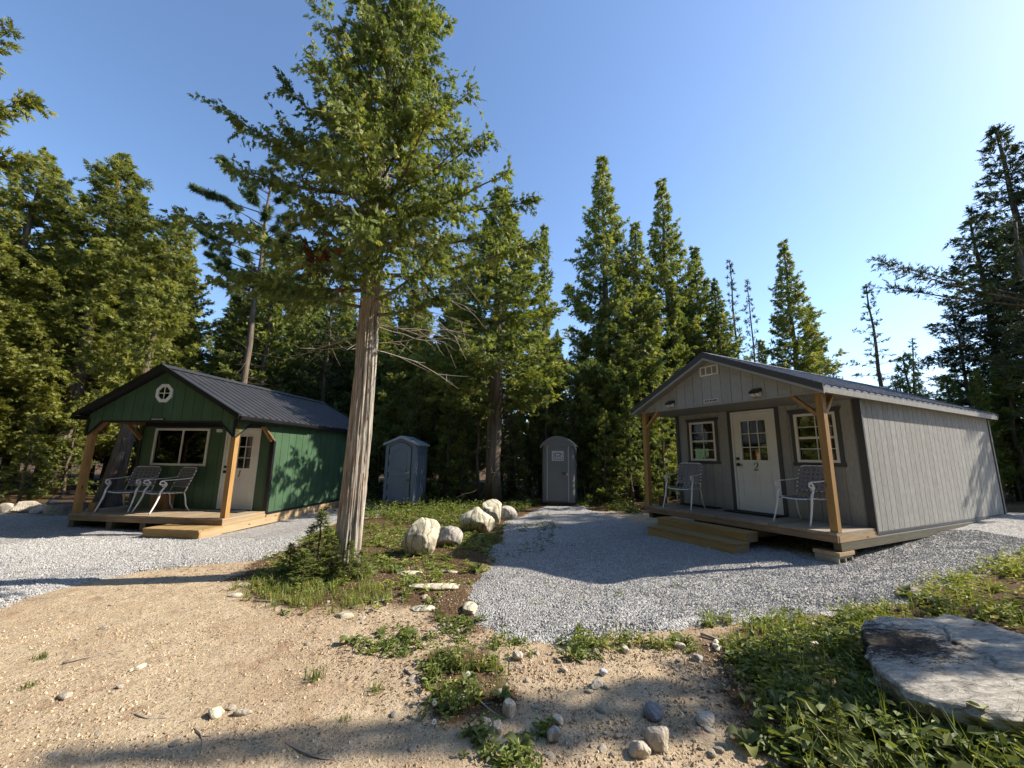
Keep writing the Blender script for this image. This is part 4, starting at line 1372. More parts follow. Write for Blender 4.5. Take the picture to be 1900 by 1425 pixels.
def rock(name, px, py, dim, seed, mat, label, cat='boulder', sub=5, rz=0., sink=.11, facets=9, rough=.06, group=None, tilt=(0, 0)):
    p = at_ground(px, py)
    y = p[1] + dim[1] * .35
    x = p[0] * y / p[1]
    o = link(name, rock_mesh(name, dim, seed, sub, mat, facets, rough))
    o.location = (x, y, g1(x, y) - sink)
    o.rotation_euler = (tilt[0], tilt[1], rz)
    return tag(o, label, cat, group)
rock('boulder', 780, 1031, (.64, .60, .68), 11, M['rock_white'], 'tall cream boulder with dark vertical streaks right of the big cedar trunk', rz=.3)
rock('boulder', 833, 1015, (.50, .46, .44), 21, M['rock_grey'], 'low dark speckled boulder between two cream boulders', facets=6, rough=.05)
rock('boulder', 884, 990, (.80, .72, .62), 31, M['rock_white'], 'large cream boulder with dark stained left side, split beside its twin', rz=.2)
rock('boulder', 912, 972, (.58, .56, .66), 41, M['rock_white'], 'rounded pale boulder leaning behind the large cream one', rz=.8, rough=.04)
rock('boulder', 938, 963, (.60, .45, .42), 51, M['rock_grey'], 'small square grey boulder at the end of the boulder row', rz=.4, facets=12, rough=.03)
flat = [(805, 1094, .62, .22, .07, 'flat white slab of stone set in the soil below the boulders'), (760, 1066, .34, .16, .05, 'small flat white stone in the weeds beneath the tall cream boulder'),
        (835, 1062, .30, .10, .04, 'thin white stone at the edge of the cabin shadow'), (872, 1136, .16, .30, .09, 'narrow white stone standing on edge beside the gravel'),
        (785, 1132, .26, .14, .06, 'knobbly white stone on the brown soil'), (637, 1147, .20, .12, .06, 'white stone lying at the edge of the grass patch'),
        (435, 1108, .16, .10, .05, 'white stone left of the grass patch'), (453, 1088, .18, .1, .05, 'broken pale stone at the left end of the tree shadow')]
for i, (px, py, w, d, h, lab) in enumerate(flat):
    rock('flat_stone', px, py, (w, d, h), 60 + i, M['rock_white'], lab, 'stone', 3, sink=.02, rz=.2 * math.sin(i * 2.1), facets=7, rough=.05, group='white flat stones')
# foreground stones that stand out
fg = [(1220, 1392, .15, .12, .13, 'stone', 'large pale angular stone in the lower shadow band'), (1212, 1335, .17, .12, .08, 'rock_slate', 'dark slate stone lying in the shadow band'),
      (960, 1228, .10, .08, .08, 'stone', 'brownish upright stone by the corner of the gravel'), (1107, 1280, .13, .07, .05, 'stone', 'smooth oval pale stone on the sand'),
      (1120, 1258, .065, .06, .055, 'sign_white', 'square white pebble on the sand'), (945, 1332, .09, .09, .11, 'stone', 'pale upright stone under the leafy clump'),
      (900, 1358, .10, .08, .08, 'stone', 'grey stone in front of the leafy clump'), (922, 1362, .07, .06, .08, 'stone', 'pointed grey stone in front of the leafy clump'),
      (1028, 1378, .10, .08, .09, 'rock_grey', 'grey stone right of the broad leaved plant'), (1035, 1345, .09, .06, .05, 'stone', 'rounded stone at the rim of the shadow band'),
      (1185, 1405, .12, .10, .09, 'stone', 'lumpy pale stone near the bottom edge'), (1160, 1215, .12, .06, .05, 'rock_white', 'white stone by the weeds under the gravel'),
      (1296, 1230, .09, .07, .06, 'rock_grey', 'grey stone below the weeds of the gravel edge'), (1330, 1205, .2, .07, .05, 'rock_white', 'long white stone at the gravel edge'),
      (1260, 1205, .11, .07, .05, 'stone', 'pale stone at the gravel edge'), (1510, 1205, .15, .09, .06, 'rock_white', 'white stone in the weeds left of the big slab'),
      (400, 1330, .12, .09, .06, 'rock_white', 'white stone on the open sand'), (450, 1328, .11, .05, .035, 'stone', 'thin pale stone on the open sand'),
      (255, 1245, .12, .05, .03, 'rock_white', 'flat white stone on the left sand'), (120, 1300, .1, .07, .04, 'stone', 'tan stone on the left sand'),
      (1310, 1345, .16, .1, .05, 'stone', 'half buried stone left of the dark weeds'), (1045, 1250, .06, .05, .04, 'stone', 'small tan stone below the gravel corner')]
for i, (px, py, w, d, h, mt, lab) in enumerate(fg):
    rock('stone', px, py, (w, d, h), 90 + i, M[mt], lab, 'stone', 3, sink=h * .25, rz=i * 1.3, facets=8, rough=.05, group='single stones on the sand')
# many small look-alike stones
var = [rock_mesh('field_stone', (1, .8, .62), 200 + i, 2, M['stone'], 8, .05) for i in range(6)]
cnt = 0
k = 0
while cnt < 170 and k < 4000:
    k += 1
    if cnt < 100: px, py = random.uniform(930, 1340), random.uniform(1195, 1423)
    elif cnt < 145: px, py = random.uniform(0, 780), random.uniform(1120, 1423)
    else: px, py = random.uniform(480, 900), random.uniform(1100, 1190)
    p = at_ground(px, py)
    if sdist([p[:2]], GRAVEL2)[0] > -.1 or sdist([p[:2]], GRAVEL1)[0] > -.1: continue
    s = (.018 + .05 * random.random() ** 1.8) * (1.3 if py < 1190 else 1)
    o = link('field_stone', var[k % 6])
    o.location = (p[0], p[1], g1(p[0], p[1]) - s * .2)
    o.scale = (s * random.uniform(.8, 1.3), s, s * random.uniform(.6, 1.1))
    o.rotation_euler = (random.uniform(-.3, .3), random.uniform(-.3, .3), random.uniform(0, 6.3))
    tag(o, 'small loose pale stone on the sandy ground', 'stone', 'loose field stones')
    cnt += 1

# big slab in the right foreground
def big_slab():
    poly = np.array([(2.40, 2.88), (2.36, 2.68), (2.54, 2.55), (2.92, 2.48), (3.5, 2.56), (4.1, 2.82), (4.3, 3.15), (4.05, 3.46), (3.84, 3.74), (3.38, 3.70), (2.98, 3.62), (2.62, 3.22)])
    c = poly.mean(0)
    n = 240
    A = np.linspace(0, 2 * math.pi, n, endpoint=False)
    ang = np.arctan2(*(poly - c).T[::-1]) % (2 * math.pi)
    rad = np.hypot(*(poly - c).T)
    od = np.argsort(ang)
    rr = np.interp(A, ang[od], rad[od], period=2 * math.pi)
    rr = rr * (1 + .05 * (fbm(np.cos(A) * 6 + 20, np.sin(A) * 6 + 20, 4) - .5))
    nt, nsd = 70, 26
    V = []
    def top_z(x, y):
        q = x * .62 + y * 1.0 + .22 * (fbm(x * 2.2 + 3, y * 2.2, 3) - .5)
        lay = np.floor(q * 7) / 7
        fr2 = q * 7 - np.floor(q * 7)
        z = .270 + .06 * (y - 2.6) + .05 * (fbm(x * 1.7, y * 2.6, 3) - .5)
        z = z + .020 * (fbm(lay * 31, lay * 17, 1) - .5) * 2 + .010 * fr2
        z = z + (fbm(x * 7 + y * 9, y * 22 - x * 6, 4) - .5) * .030
        dk = np.abs((x - 3.32) * .86 - (y - 3.3) * .30 + .05 * np.sin(y * 14))
        z = z - .030 * np.exp(-(dk / .012) ** 2) * (y > 2.95)
        dk2 = np.abs((y - 2.78) - .42 * (x - 3.3) + .03 * np.sin(x * 17))
        return z - .035 * np.exp(-(dk2 / .014) ** 2) * (x > 3.0)
    for j in range(nt):
        t = (j / (nt - 1)) ** .8
        x = c[0] + np.cos(A) * rr * t
        y = c[1] + np.sin(A) * rr * t
        V.append(np.stack([x, y, top_z(x, y) - .018 * max(0, (t - .97) / .03) ** 2], 1))
    xe, ye = V[-1][:, 0], V[-1][:, 1]
    ze = V[-1][:, 2]
    for j in range(1, nsd + 1):
        f = j / nsd
        band = np.floor(f * 5 + 1.2 * fbm(np.cos(A) * 2 + 5, np.sin(A) * 2 + 5, 2))
        out = .030 * (fbm(np.cos(A) * 3 + 13 + band * 3.1, np.sin(A) * 3 + band * 1.7, 2) - .45) * 2 + (fbm(np.cos(A) * 14 + 13, np.sin(A) * 14 + f * 5, 3) - .5) * .05 - .10 * f
        x = xe + np.cos(A) * out
        y = ye + np.sin(A) * out
        V.append(np.stack([x, y, ze * (1 - f) - .07 * f], 1))
    V = np.concatenate(V)
    m = nt + nsd
    i = np.arange(n)
    F = np.concatenate([np.stack([j * n + i, j * n + (i + 1) % n, (j + 1) * n + (i + 1) % n, (j + 1) * n + i], 1) for j in range(m - 1)])
    t = NT('slab_marble')
    v = t.coord()
    st = t.coord((1.6, 5.5, 4))
    nn_ = t.noise(st, 4.2, 8, .68, .6)
    col = t.ramp(nn_, [(.30, (.15, .135, .115)), (.44, (.42, .39, .335)), (.56, (.60, .56, .48)), (.72, (.72, .68, .60))])
    # dark lichen crust on the back-left part of the top
    gp = t.n('VectorMath', {0: v, 1: (-2.82, -3.26, 0)}, operation='ADD')
    gs = t.n('VectorMath', {0: gp.outputs[0], 1: (1.25, 1.9, .0)}, operation='MULTIPLY')
    ln = t.n('VectorMath', {0: gs.outputs[0]}, operation='LENGTH')
    mk = t.math('ADD', ln.outputs['Value'], t.math('MULTIPLY', t.math('SUBTRACT', t.noise(t.coord((2.2, 6.5, 4)), 5, 9, .85), .5), 2.6))
    crust = t.ramp(t.noise(v, 34, 6, .8), [(.35, (.02, .017, .014)), (.55, (.07, .058, .045)), (.72, (.20, .17, .13))])
    col = t.mix(t.ramp(mk, [(.40, (1, 1, 1)), (.62, (0, 0, 0))]), col, crust)
    col = t.mix(t.ramp(t.noise(t.coord((2, 8, 6)), 3.3, 7, .8), [(.26, (1, 1, 1)), (.33, (0, 0, 0))]), col, (.07, .06, .05))
    b = t.bump(nn_, 1., .05)
    b = t.bump(t.noise(v, 45, 6, .75), .8, .012, b)
    mt = t.done(col, .85, b, .2)
    o = link('rock_slab', np_mesh('rock_slab', V, F, mt, smooth=False))
    tag(o, 'big flat white rock slab with dark lichen in the right foreground', 'rock')
big_slab()

# ------------------------------------------------------------------ fire ring and stones beside the green cabin
fp = at_ground(103, 958)
fr_ = empty('fire_ring', (fp[0], fp[1] + .2, g1(fp[0], fp[1] + .2) + .01), .4, 'grey steel fire ring with a tilted cooking grate left of the green cabin', 'fire ring')
mb = MB()
n_ = 28
rings = []
for (rr, z) in ((.37, 0), (.37, .30), (.345, .30), (.345, 0)):
    rings.append([(rr * math.cos(2 * math.pi * k / n_), rr * math.sin(2 * math.pi * k / n_), z) for k in range(n_)])
vs = [p for r_ in rings for p in r_]
fs = [(i * n_ + k, i * n_ + (k + 1) % n_, ((i + 1) % 4) * n_ + (k + 1) % n_, ((i + 1) % 4) * n_ + k) for i in range(4) for k in range(n_)]
mb.add(vs, fs, False)
mb.build('ring_wall', M['steel'], fr_)
gr = MB()
gr.tube([(-.30, -.22, .33), (.30, -.22, .33), (.30, .22, .47), (-.30, .22, .47), (-.30, -.22, .33)], .011, 6)
gr = gr.build('grate', M['steel'], fr_)
for k in range(9): MB().tube([(-.27 + .0675 * k, -.22, .335), (-.27 + .0675 * k, .22, .47)], .006, 5).build('bar', M['steel'], gr)
mb = MB()
mb.tube([(-.33, .0, .25), (-.36, 0, .42), (-.2, 0, .56), (0, 0, .58), (.2, 0, .55), (.34, 0, .42), (.36, 0, .3)], .010, 6)
mb.build('handle', M['steel'], fr_)
row = [(15, 953, .5, .3), (50, 952, .62, .34), (88, 953, .55, .36), (70, 955, .4, .25), (122, 953, .34, .2), (-20, 956, .5, .3)]
for i, (px, py, w, h) in enumerate(row[:5]):
    rock('border_stone', px, py, (w, w * .7, h), 300 + i, M['stone'], ['low grey stone at the left edge behind the gravel', 'pale angular stone in the row left of the fire ring', 'tan flat stone just behind the fire ring', 'small brown stone in the row left of the fire ring', 'small round stone between fire ring and porch'][i], 'stone', 3, sink=.04, rz=i * .7, group='stones bordering the gravel')

# ------------------------------------------------------------------ foliage
def unit(a): return a / (np.linalg.norm(a, axis=-1, keepdims=True) + 1e-9)
CEDAR = [(0, 0, 1.1), (.08, .85, .50), (.08, -.85, .50), (.28, .72, .52), (.28, -.72, .52), (.48, .6, .42), (.48, -.6, .42), (.7, .5, .3), (.7, -.5, .3)]
CEDAR_S = [(0, 0, 1.1), (.12, .8, .65), (.12, -.8, .65), (.48, .62, .5), (.48, -.62, .5)]
NEEDLE = [(0, 0, 1.0), (.1, .6, .45), (.1, -.6, .45), (.4, .6, .40), (.4, -.6, .40), (.7, .5, .3), (.7, -.5, .3)]
TUFT = [(0, 0, 1.), (0, .45, .95), (0, -.45, .95), (0, .9, .8), (0, -.9, .8)]
def spray_mesh(name, base, axis, nrm, size, tint, mat, lobes, wid):
    A = unit(axis)
    B = unit(np.cross(nrm, A))
    N_ = np.cross(A, B)
    n = len(base)
    vs = []
    for (s, ang, ln) in lobes:
        j = rng.normal(0, .12, (n, 1))
        an = ang + j
        st = base + A * (size[:, None] * s)
        d = unit(A * np.cos(an) + B * np.sin(an) + N_ * rng.normal(0, .18, (n, 1)))
        L = size[:, None] * ln * rng.uniform(.75, 1.2, (n, 1))
        pr = np.cross(N_, d)
        w = L * wid + size[:, None] * wid * .35
        tip = st + d * L + np.array([0, 0, -.06]) * L
        b0 = st + d * L * rng.uniform(.0, .25, (n, 1))
        vs.append(np.stack([b0 - pr * w, tip, b0 + pr * w], 1))
    V = np.stack(vs, 1).reshape(-1, 3)
    k = n * len(lobes)
    F = np.arange(k * 3).reshape(k, 3)
    t = np.repeat(tint, len(lobes) * 3)
    return np_mesh(name, V, F, mat, t)

def limb_curve(z0, az, L, e0, up, n=7, wob=.05):
    t = np.linspace(0, 1, n)
    w = np.cumsum(rng.normal(0, wob, n)) * L * .3
    w2 = np.cumsum(rng.normal(0, wob, n)) * L * .2
    h = np.array([math.cos(az), math.sin(az), 0])
    p = np.array([-h[1], h[0], 0])
    return h[None] * (L * t)[:, None] + p[None] * (w * t)[:, None] + np.array([0, 0, 1.])[None] * (z0 + L * (e0 * t + up * t * t) + w2 * t)[:, None]

def tree_foliage(H, z0, env, nlimb, dens, q, size, lean=(0, 0), e_low=-.12, e_top=.55, up=.28, droop=.35, inner=.2, blen=.42, upw=.35, spread=.9, lim=None, vert=True):
    """limbs with branchlets carrying flat sprays; returns arrays and limb curves"""
    B, A, N_, S, T = [], [], [], [], []
    limbs = []
    az = rng.uniform(0, 6.28)
    for i in range(nlimb):
        f = (i + rng.random()) / nlimb
        z = z0 + (H - z0) * f ** .92
        if lim is not None and i < len(lim): z, az_, L = lim[i]
        else:
            az += 2.4 + rng.normal(0, .35)
            az_ = az
            L = env(z) * rng.uniform(.62, 1.08)
        fz = np.clip((z - z0) / (H - z0), 0, 1)
        e0 = e_low + (e_top - e_low) * fz + rng.normal(0, .08)
        c = limb_curve(z, az_, L, e0, up * rng.uniform(.4, 1.3))
        c[:, 0] += lean[0] * z
        c[:, 1] += lean[1] * z
        limbs.append(c)
        m = max(3, int(L * dens * rng.uniform(.8, 1.2)))
        t = inner + (1 - inner) * rng.random(m) ** .8
        ti = t * (len(c) - 1)
        k = np.minimum(ti.astype(int), len(c) - 2)
        fr_ = (ti - k)[:, None]
        p = c[k] * (1 - fr_) + c[k + 1] * fr_
        tg = unit(c[k + 1] - c[k])
        sd_ = unit(np.cross(tg, np.array([0, 0, 1.])))
        sgn = np.where(rng.random(m) < .5, -1, 1)[:, None]
        d = unit(tg * rng.uniform(.2, 1, (m, 1)) + sd_ * sgn * rng.uniform(.2, spread, (m, 1)) + np.array([0, 0, 1.]) * rng.normal(upw * .3, .35, (m, 1)))
        bl = blen * rng.uniform(.5, 1.2, m) * (.45 + .55 * (1 - t)) * min(1.0, .4 + L * .45)
        clump = rng.normal(.5, .16, m)
        ct = rng.normal(0, .08)
        for r_ in range(q):
            s = (r_ + rng.random(m)) / q
            b = p + d * (bl * s)[:, None] + np.array([0, 0, -1.]) * (bl * s * s * .25)[:, None] + rng.normal(0, .02, (m, 3))
            ax = unit(d * .8 + rng.normal(0, .45, (m, 3)) + np.array([0, 0, -1.]) * droop * rng.uniform(.2, 1.6, (m, 1)))
            nn_ = unit(rng.normal(0, 1, (m, 3)) * np.array([1, 1, .45])) if vert else unit(rng.normal(0, .55, (m, 3)) + np.array([0, 0, upw + .3]))
            B.append(b); A.append(ax); N_.append(nn_)
            S.append(size * rng.uniform(.6, 1.25, m))
            T.append(clump + ct + rng.normal(0, .12, m))
    return np.concatenate(B), np.concatenate(A), np.concatenate(N_), np.concatenate(S), np.clip(np.concatenate(T), 0, 1), limbs

def stem(mb, H, r0, lean=(0, 0), n=9, seg=10, flare=.3, r1=.012):
    pts, rad = [], []
    for i in range(n + 1):
        z = H * i / n
        pts.append((lean[0] * z + .03 * math.sin(i * 1.7) * (i > 0), lean[1] * z + .03 * math.cos(i * 2.3) * (i > 0), z if i else -.15))
        rad.append(r0 * (1 - .9 * i / n) * (1 + flare * (i == 0)) + r1)
    mb.tube(pts, rad, seg)
def add_limbs(mb, limbs, r=.018, every=1, n=4):
    for c in limbs[::every]:
        L = np.linalg.norm(c[-1] - c[0])
        rr = r * min(1.6, .4 + L * .5)
        mb.tube(c, [rr * (1 - .85 * k / (len(c) - 1)) for k in range(len(c))], n, cap=False)
def dead_twigs(mb, z0, z1, cnt, L, lean=(0, 0), r=.009):
    for i in range(cnt):
        z = rng.uniform(z0, z1)
        az = rng.uniform(0, 6.28)
        l = L * rng.uniform(.4, 1.1)
        c = limb_curve(z, az, l, rng.uniform(-.35, .25), rng.uniform(-.3, .3), 6, .12)
        c[:, 0] += lean[0] * z
        c[:, 1] += lean[1] * z
        mb.tube(c, [r * (1 - .8 * k / 5) for k in range(6)], 4, cap=False)
        for k in (2, 3, 4):
            if rng.random() < .7:
                d = unit(rng.normal(size=3) + (c[k + 1] - c[k]) * 4)
                mb.tube([c[k], c[k] + d * l * .18, c[k] + d * l * .34 + np.array([0, 0, rng.normal(0, .05)])], [r * .5, r * .35, r * .15], 3, cap=False)

def tree_proto(kind, H, seed):
    """returns (trunk mesh, crown mesh) for one kind of tree, base at origin"""
    global rng
    rng = np.random.default_rng(seed)
    mb = MB()
    if kind in ('cedar', 'cedar_high'):
        z0 = H * (.09 if kind == 'cedar' else .27)
        rm = H * .185
        env = lambda z: max(.08, rm * min(1, .6 + (z - z0) / (H * .2)) * (1 - ((z - z0) / (H - z0)) ** 1.05) * (1 + .15 * math.sin(z * 2.9 + seed) + .10 * math.sin(z * 7.3)))
        f = tree_foliage(H, z0, env, 235, 15, 7, .145, up=.35, droop=.6, blen=.6)
        stem(mb, H * .97, .014 * H)
        add_limbs(mb, f[5], .016, 2)
        dead_twigs(mb, H * .06, z0 * 1.3, 34, H * .10)
        cr = spray_mesh('crown', *f[:5], M['leaf_cedar'], CEDAR_S, .135)
    elif kind == 'cedar_left':
        z0 = H * .10
        rm = H * .20
        env = lambda z: max(.08, rm * min(1, .5 + (z - z0) / (H * .12)) * (1 - ((z - z0) / (H - z0)) ** 2.0) * (1 + .22 * math.sin(z * 2.3 + seed)))
        f = tree_foliage(H, z0, env, 250, 18, 9, .122, up=.4, droop=.45, blen=.62)
        stem(mb, H * .97, .018 * H)
        add_limbs(mb, f[5], .018, 2)
        dead_twigs(mb, H * .04, z0 * 2.5, 40, H * .10)
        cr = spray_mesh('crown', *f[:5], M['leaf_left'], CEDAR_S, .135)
    elif kind == 'cedar_thin':
        z0 = H * .1
        rm = H * .10
        env = lambda z: max(.06, rm * min(1, .5 + (z - z0) / (H * .1)) * (1 - ((z - z0) / (H - z0)) ** 1.2) * (1 + .3 * math.sin(z * 3.7 + seed)))
        f = tree_foliage(H, z0, env, 125, 12, 7, .19, up=.45, droop=.35, blen=.42)
        stem(mb, H * .97, .012 * H)
        add_limbs(mb, f[5], .014, 2)
        dead_twigs(mb, H * .05, z0 * 1.3, 26, H * .08)
        cr = spray_mesh('crown', *f[:5], M['leaf_cedar'], CEDAR_S, .135)
    elif kind == 'spruce':
        z0 = H * .16
        rm = H * .195
        env = lambda z: max(.06, rm * (1 - (z - z0) / (H - z0)) ** .8 * (1 + .2 * math.sin(z * 4.1 + seed)))
        f = tree_foliage(H, z0, env, 150, 13, 6, .17, vert=False, e_low=-.25, e_top=.35, up=.12, droop=.12, inner=.25, blen=.5, upw=.5, spread=1.1)
        stem(mb, H, .013 * H)
        add_limbs(mb, f[5], .016, 1)
        dead_twigs(mb, H * .05, z0 * 1.3, 30, H * .09)
        cr = spray_mesh('crown', *f[:5], M['leaf_spruce'], NEEDLE, .11)
    elif kind == 'spruce_sparse':
        z0 = H * .12
        rm = H * .15
        env = lambda z: max(.05, rm * (1 - (z - z0) / (H - z0)) ** .9 * (1 + .35 * math.sin(z * 3.1 + seed)))
        f = tree_foliage(H, z0, env, 60, 9, 5, .17, vert=False, e_low=-.22, e_top=.3, up=.15, droop=.08, inner=.35, blen=.36, upw=.5, spread=1.1)
        stem(mb, H, .012 * H)
        add_limbs(mb, f[5], .014, 1)
        dead_twigs(mb, H * .1, H * .6, 34, H * .10)
        cr = spray_mesh('crown', *f[:5], M['leaf_spruce'], NEEDLE, .11)
    elif kind == 'fir':
        z0 = H * .06
        rm = H * .26
        env = lambda z: max(.05, rm * (1 - (z - z0) / (H - z0)) ** .9 * (1 + .2 * math.sin(z * 5.1 + seed)))
        f = tree_foliage(H, z0, env, 70, 12, 6, .17, vert=False, e_low=-.12, e_top=.3, up=.1, droop=.05, inner=.3, blen=.42, upw=.9, spread=1.2)
        stem(mb, H, .012 * H)
        add_limbs(mb, f[5], .012, 1)
        cr = spray_mesh('crown', *f[:5], M['leaf_weed'] if False else M['leaf_cedar'], NEEDLE, .11)
    me_o = mb.build('trunk', M['bark'])
    tm = me_o.data
    bpy.data.objects.remove(me_o)
    return tm, cr

PROTO = {'cedar_a': ('cedar', 14., 101), 'cedar_b': ('cedar', 14., 102), 'high_a': ('cedar_high', 12., 120), 'left_a': ('cedar_left', 14., 104), 
         'thin_a': ('cedar_thin', 12., 106), 'spruce_a': ('spruce', 12., 108), 'spruce_b': ('spruce', 13., 109), 'sparse_a': ('spruce_sparse', 10., 110),
         'fir_a': ('fir', 5., 112), 'fir_b': ('fir', 4., 113)}
HT = {k: v[1] for k, v in PROTO.items()}
PROTO = {k: tree_proto(*v) for k, v in PROTO.items()}
rng = np.random.default_rng(77)

def tree(key, name, x, y, H, label, group=None, wid=1., rz=None, lean=(0, 0), cat='tree'):
    o = empty(name, (x, y, g1(x, y) - .02), random.uniform(0, 6.28) if rz is None else rz, label, cat, group)
    s = H / HT[key]
    o.scale = (s * wid, s * wid, s)
    o.rotation_euler.x, o.rotation_euler.y = lean
    tm, cm = PROTO[key]
    link('trunk', tm, o)
    link('crown', cm, o)
    return o
def tree_top(key, name, px, py, Y, label, group=None, **kw):
    p = at_depth(px, py, Y)
    return tree(key, name, p[0], p[1], p[2] - g1(p[0], p[1]), label, group, **kw)

# trees one can tell apart
random.seed(21)
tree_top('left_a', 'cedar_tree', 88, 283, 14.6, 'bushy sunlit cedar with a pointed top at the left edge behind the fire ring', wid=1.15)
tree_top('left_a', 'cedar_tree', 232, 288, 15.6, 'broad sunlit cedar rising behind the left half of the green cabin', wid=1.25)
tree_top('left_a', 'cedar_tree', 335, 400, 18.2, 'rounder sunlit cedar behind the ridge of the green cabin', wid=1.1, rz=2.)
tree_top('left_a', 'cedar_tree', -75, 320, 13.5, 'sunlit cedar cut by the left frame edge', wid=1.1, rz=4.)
tree_top('high_a', 'cedar_tree', 930, 352, 14.3, 'tall dark cedar with a double trunk between the two portable toilets', wid=1.4)
tree_top('thin_a', 'cedar_tree', 1010, 420, 18.5, 'narrow cedar spire standing against the sky left of the tallest cedar', wid=.8)
tree_top('cedar_b', 'cedar_tree', 1117, 293, 17.0, 'tallest pointed cedar behind the grey portable toilet', wid=1.05)
tree_top('cedar_b', 'cedar_tree', 1226, 334, 18.0, 'tall cedar right of the tallest one, behind the grey cabin gable', wid=1.0)
tree_top('cedar_a', 'cedar_tree', 1178, 415, 16.5, 'full cedar between the two tallest cedars', wid=1.15, rz=1.)
tree_top('cedar_b', 'cedar_tree', 1288, 460, 18.5, 'cedar with a ragged top left of the grey cabin ridge', wid=1.2, rz=2.)
tree_top('cedar_b', 'cedar_tree', 1325, 520, 17.5, 'shorter cedar directly above the grey cabin ridge', wid=1.2, rz=3.)
tree_top('sparse_a', 'spruce_tree', 1353, 482, 21, 'thin dark spruce spire above the grey cabin ridge', wid=.7)
tree_top('sparse_a', 'spruce_tree', 1386, 518, 22, 'thinner bare spruce spire right of its taller neighbour', wid=.6)
tree_top('cedar_b', 'cedar_tree', 1452, 448, 19.5, 'open cedar standing alone above the grey cabin roof', wid=1.05, rz=4.4)
tree_top('cedar_b', 'cedar_tree', 1500, 570, 20.5, 'low cedar right of the open one above the grey cabin roof', wid=1.2, rz=.4)
tree_top('sparse_a', 'spruce_tree', 1607, 526, 20, 'sparse spruce silhouetted alone against the pale sky', wid=1.05, rz=2.)
tree_top('sparse_a', 'spruce_tree', 1660, 625, 20.5, 'small crooked spruce leaning beside the sparse one', wid=1.0, lean=(0, .12), rz=0)
tree_top('spruce_a', 'spruce_tree', 1848, 236, 13.5, 'tall dark spruce at the right edge behind the grey cabin', wid=1.15)
tree_top('spruce_b', 'spruce_tree', 1765, 560, 15.5, 'shorter dark spruce left of the tall one at the right edge', wid=1.0)
tree_top('spruce_b', 'spruce_tree', 1960, 120, 12.5, 'dark spruce cut by the right frame edge', wid=1.2, rz=1.)
tree_top('spruce_a', 'spruce_tree', 1900, 520, 16, 'dark spruce behind the far corner of the grey cabin', wid=1.2, rz=2.)
tree_top('spruce_b', 'spruce_tree', 1800, 405, 15.5, 'dense dark spruce between the tall right-hand spruce and its shorter neighbour', wid=1.35, rz=2.5)
tree_top('spruce_a', 'spruce_tree', 1872, 420, 14.6, 'dense dark spruce in front of the tall one at the right edge', wid=1.35, rz=5.)
tree_top('fir_a', 'fir_tree', 1755, 700, 14.8, 'bushy dark fir just above the eave of the grey cabin', wid=1.3)
tree_top('fir_b', 'fir_tree', 1860, 690, 13.2, 'bushy dark fir behind the far corner of the grey cabin', wid=1.5)
tree_top('spruce_a', 'spruce_tree', 1700, 690, 27, 'tiny distant spruce top left of the dark right-hand trees', wid=1.)
tree_top('sparse_a', 'spruce_tree', 1655, 700, 28, 'tiny distant spruce top beneath the small crooked one', wid=1., rz=1.)
tree_top('fir_a', 'fir_tree', 70, 770, 12.2, 'young fir with flat layered boughs behind the fire ring', wid=1.1)
tree_top('fir_b', 'fir_tree', -30, 800, 12.6, 'young fir cut by the left frame edge', wid=1.2)
tree_top('fir_a', 'fir_tree', 150, 745, 14.4, 'young fir behind the left porch post of the green cabin', wid=1.1)
tree_top('fir_b', 'fir_tree', 860, 800, 15.0, 'young fir in the shade right of the blue toilet', wid=1.)
tree_top('fir_a', 'fir_tree', 1120, 760, 14.6, 'young fir just right of the grey toilet', wid=1.0)
tree_top('fir_b', 'fir_tree', 1165, 740, 14.3, 'young fir beside the left post of the grey cabin', wid=1.1)
tree_top('fir_a', 'fir_tree', 1225, 730, 13.2, 'leafy young fir seen through the left end of the grey cabin porch', wid=1.)
# dense forest behind, nothing tells these apart
random.seed(33)
k = 0
spots = []
tries = 0
while k < 84 and tries < 3000:
    tries += 1
    px = random.uniform(-160, 1420)
    Y = random.uniform(16.5, 29)
    py = random.uniform(520, 650) if px > 420 else random.uniform(380, 560)
    if px <= 420: py, Y = random.uniform(430, 560), max(Y, 19.5)
    if 385 < px < 440: py = random.uniform(585, 660)
    if 440 <= px < 670: py, Y = random.uniform(430, 570), max(Y, 18.5)
    if 960 < px < 1060: py = random.uniform(590, 680)
    if px > 1330: py = random.uniform(610, 680)
    p = at_depth(px, 700, Y)
    if any((p[0] - a) ** 2 + (p[1] - b) ** 2 < 1.7 for a, b in spots): continue
    if -10.6 < p[0] < -4.0 and p[1] < 16.6: continue
    spots.append((p[0], p[1]))
    tree_top(random.choice(['cedar_a', 'cedar_b', 'cedar_b', 'thin_a', 'thin_a', 'spruce_a'] if px > 420 else ['left_a', 'left_a', 'cedar_a', 'cedar_b']), 'forest_tree', px, py, Y, 'one of the crowded dark trees filling the forest behind the clearing', 'crowded forest trees', wid=random.uniform(.9, 1.25))
    k += 1
for i in range(60):
    x = random.uniform(-15, 26)
    y = random.uniform(15.2, 19) - (2.5 if x > 12 else 0)
    if -10.6 < x < -3.8 and y < 16.2: continue
    tree(random.choice(['fir_a', 'fir_b', 'thin_a']), 'understory_tree', x, y, random.uniform(2.2, 4.8), 'one of the small shaded trees growing between the forest trunks', 'understory trees', wid=random.uniform(.8, 1.2))
for i in range(16):
    px = random.uniform(640, 870)
    tree_top(random.choice(['cedar_a', 'cedar_b', 'cedar_b']), 'forest_tree', px, random.uniform(500, 600), random.uniform(17.5, 25), 'one of the crowded dark trees filling the forest behind the clearing', 'crowded forest trees', wid=1.3)
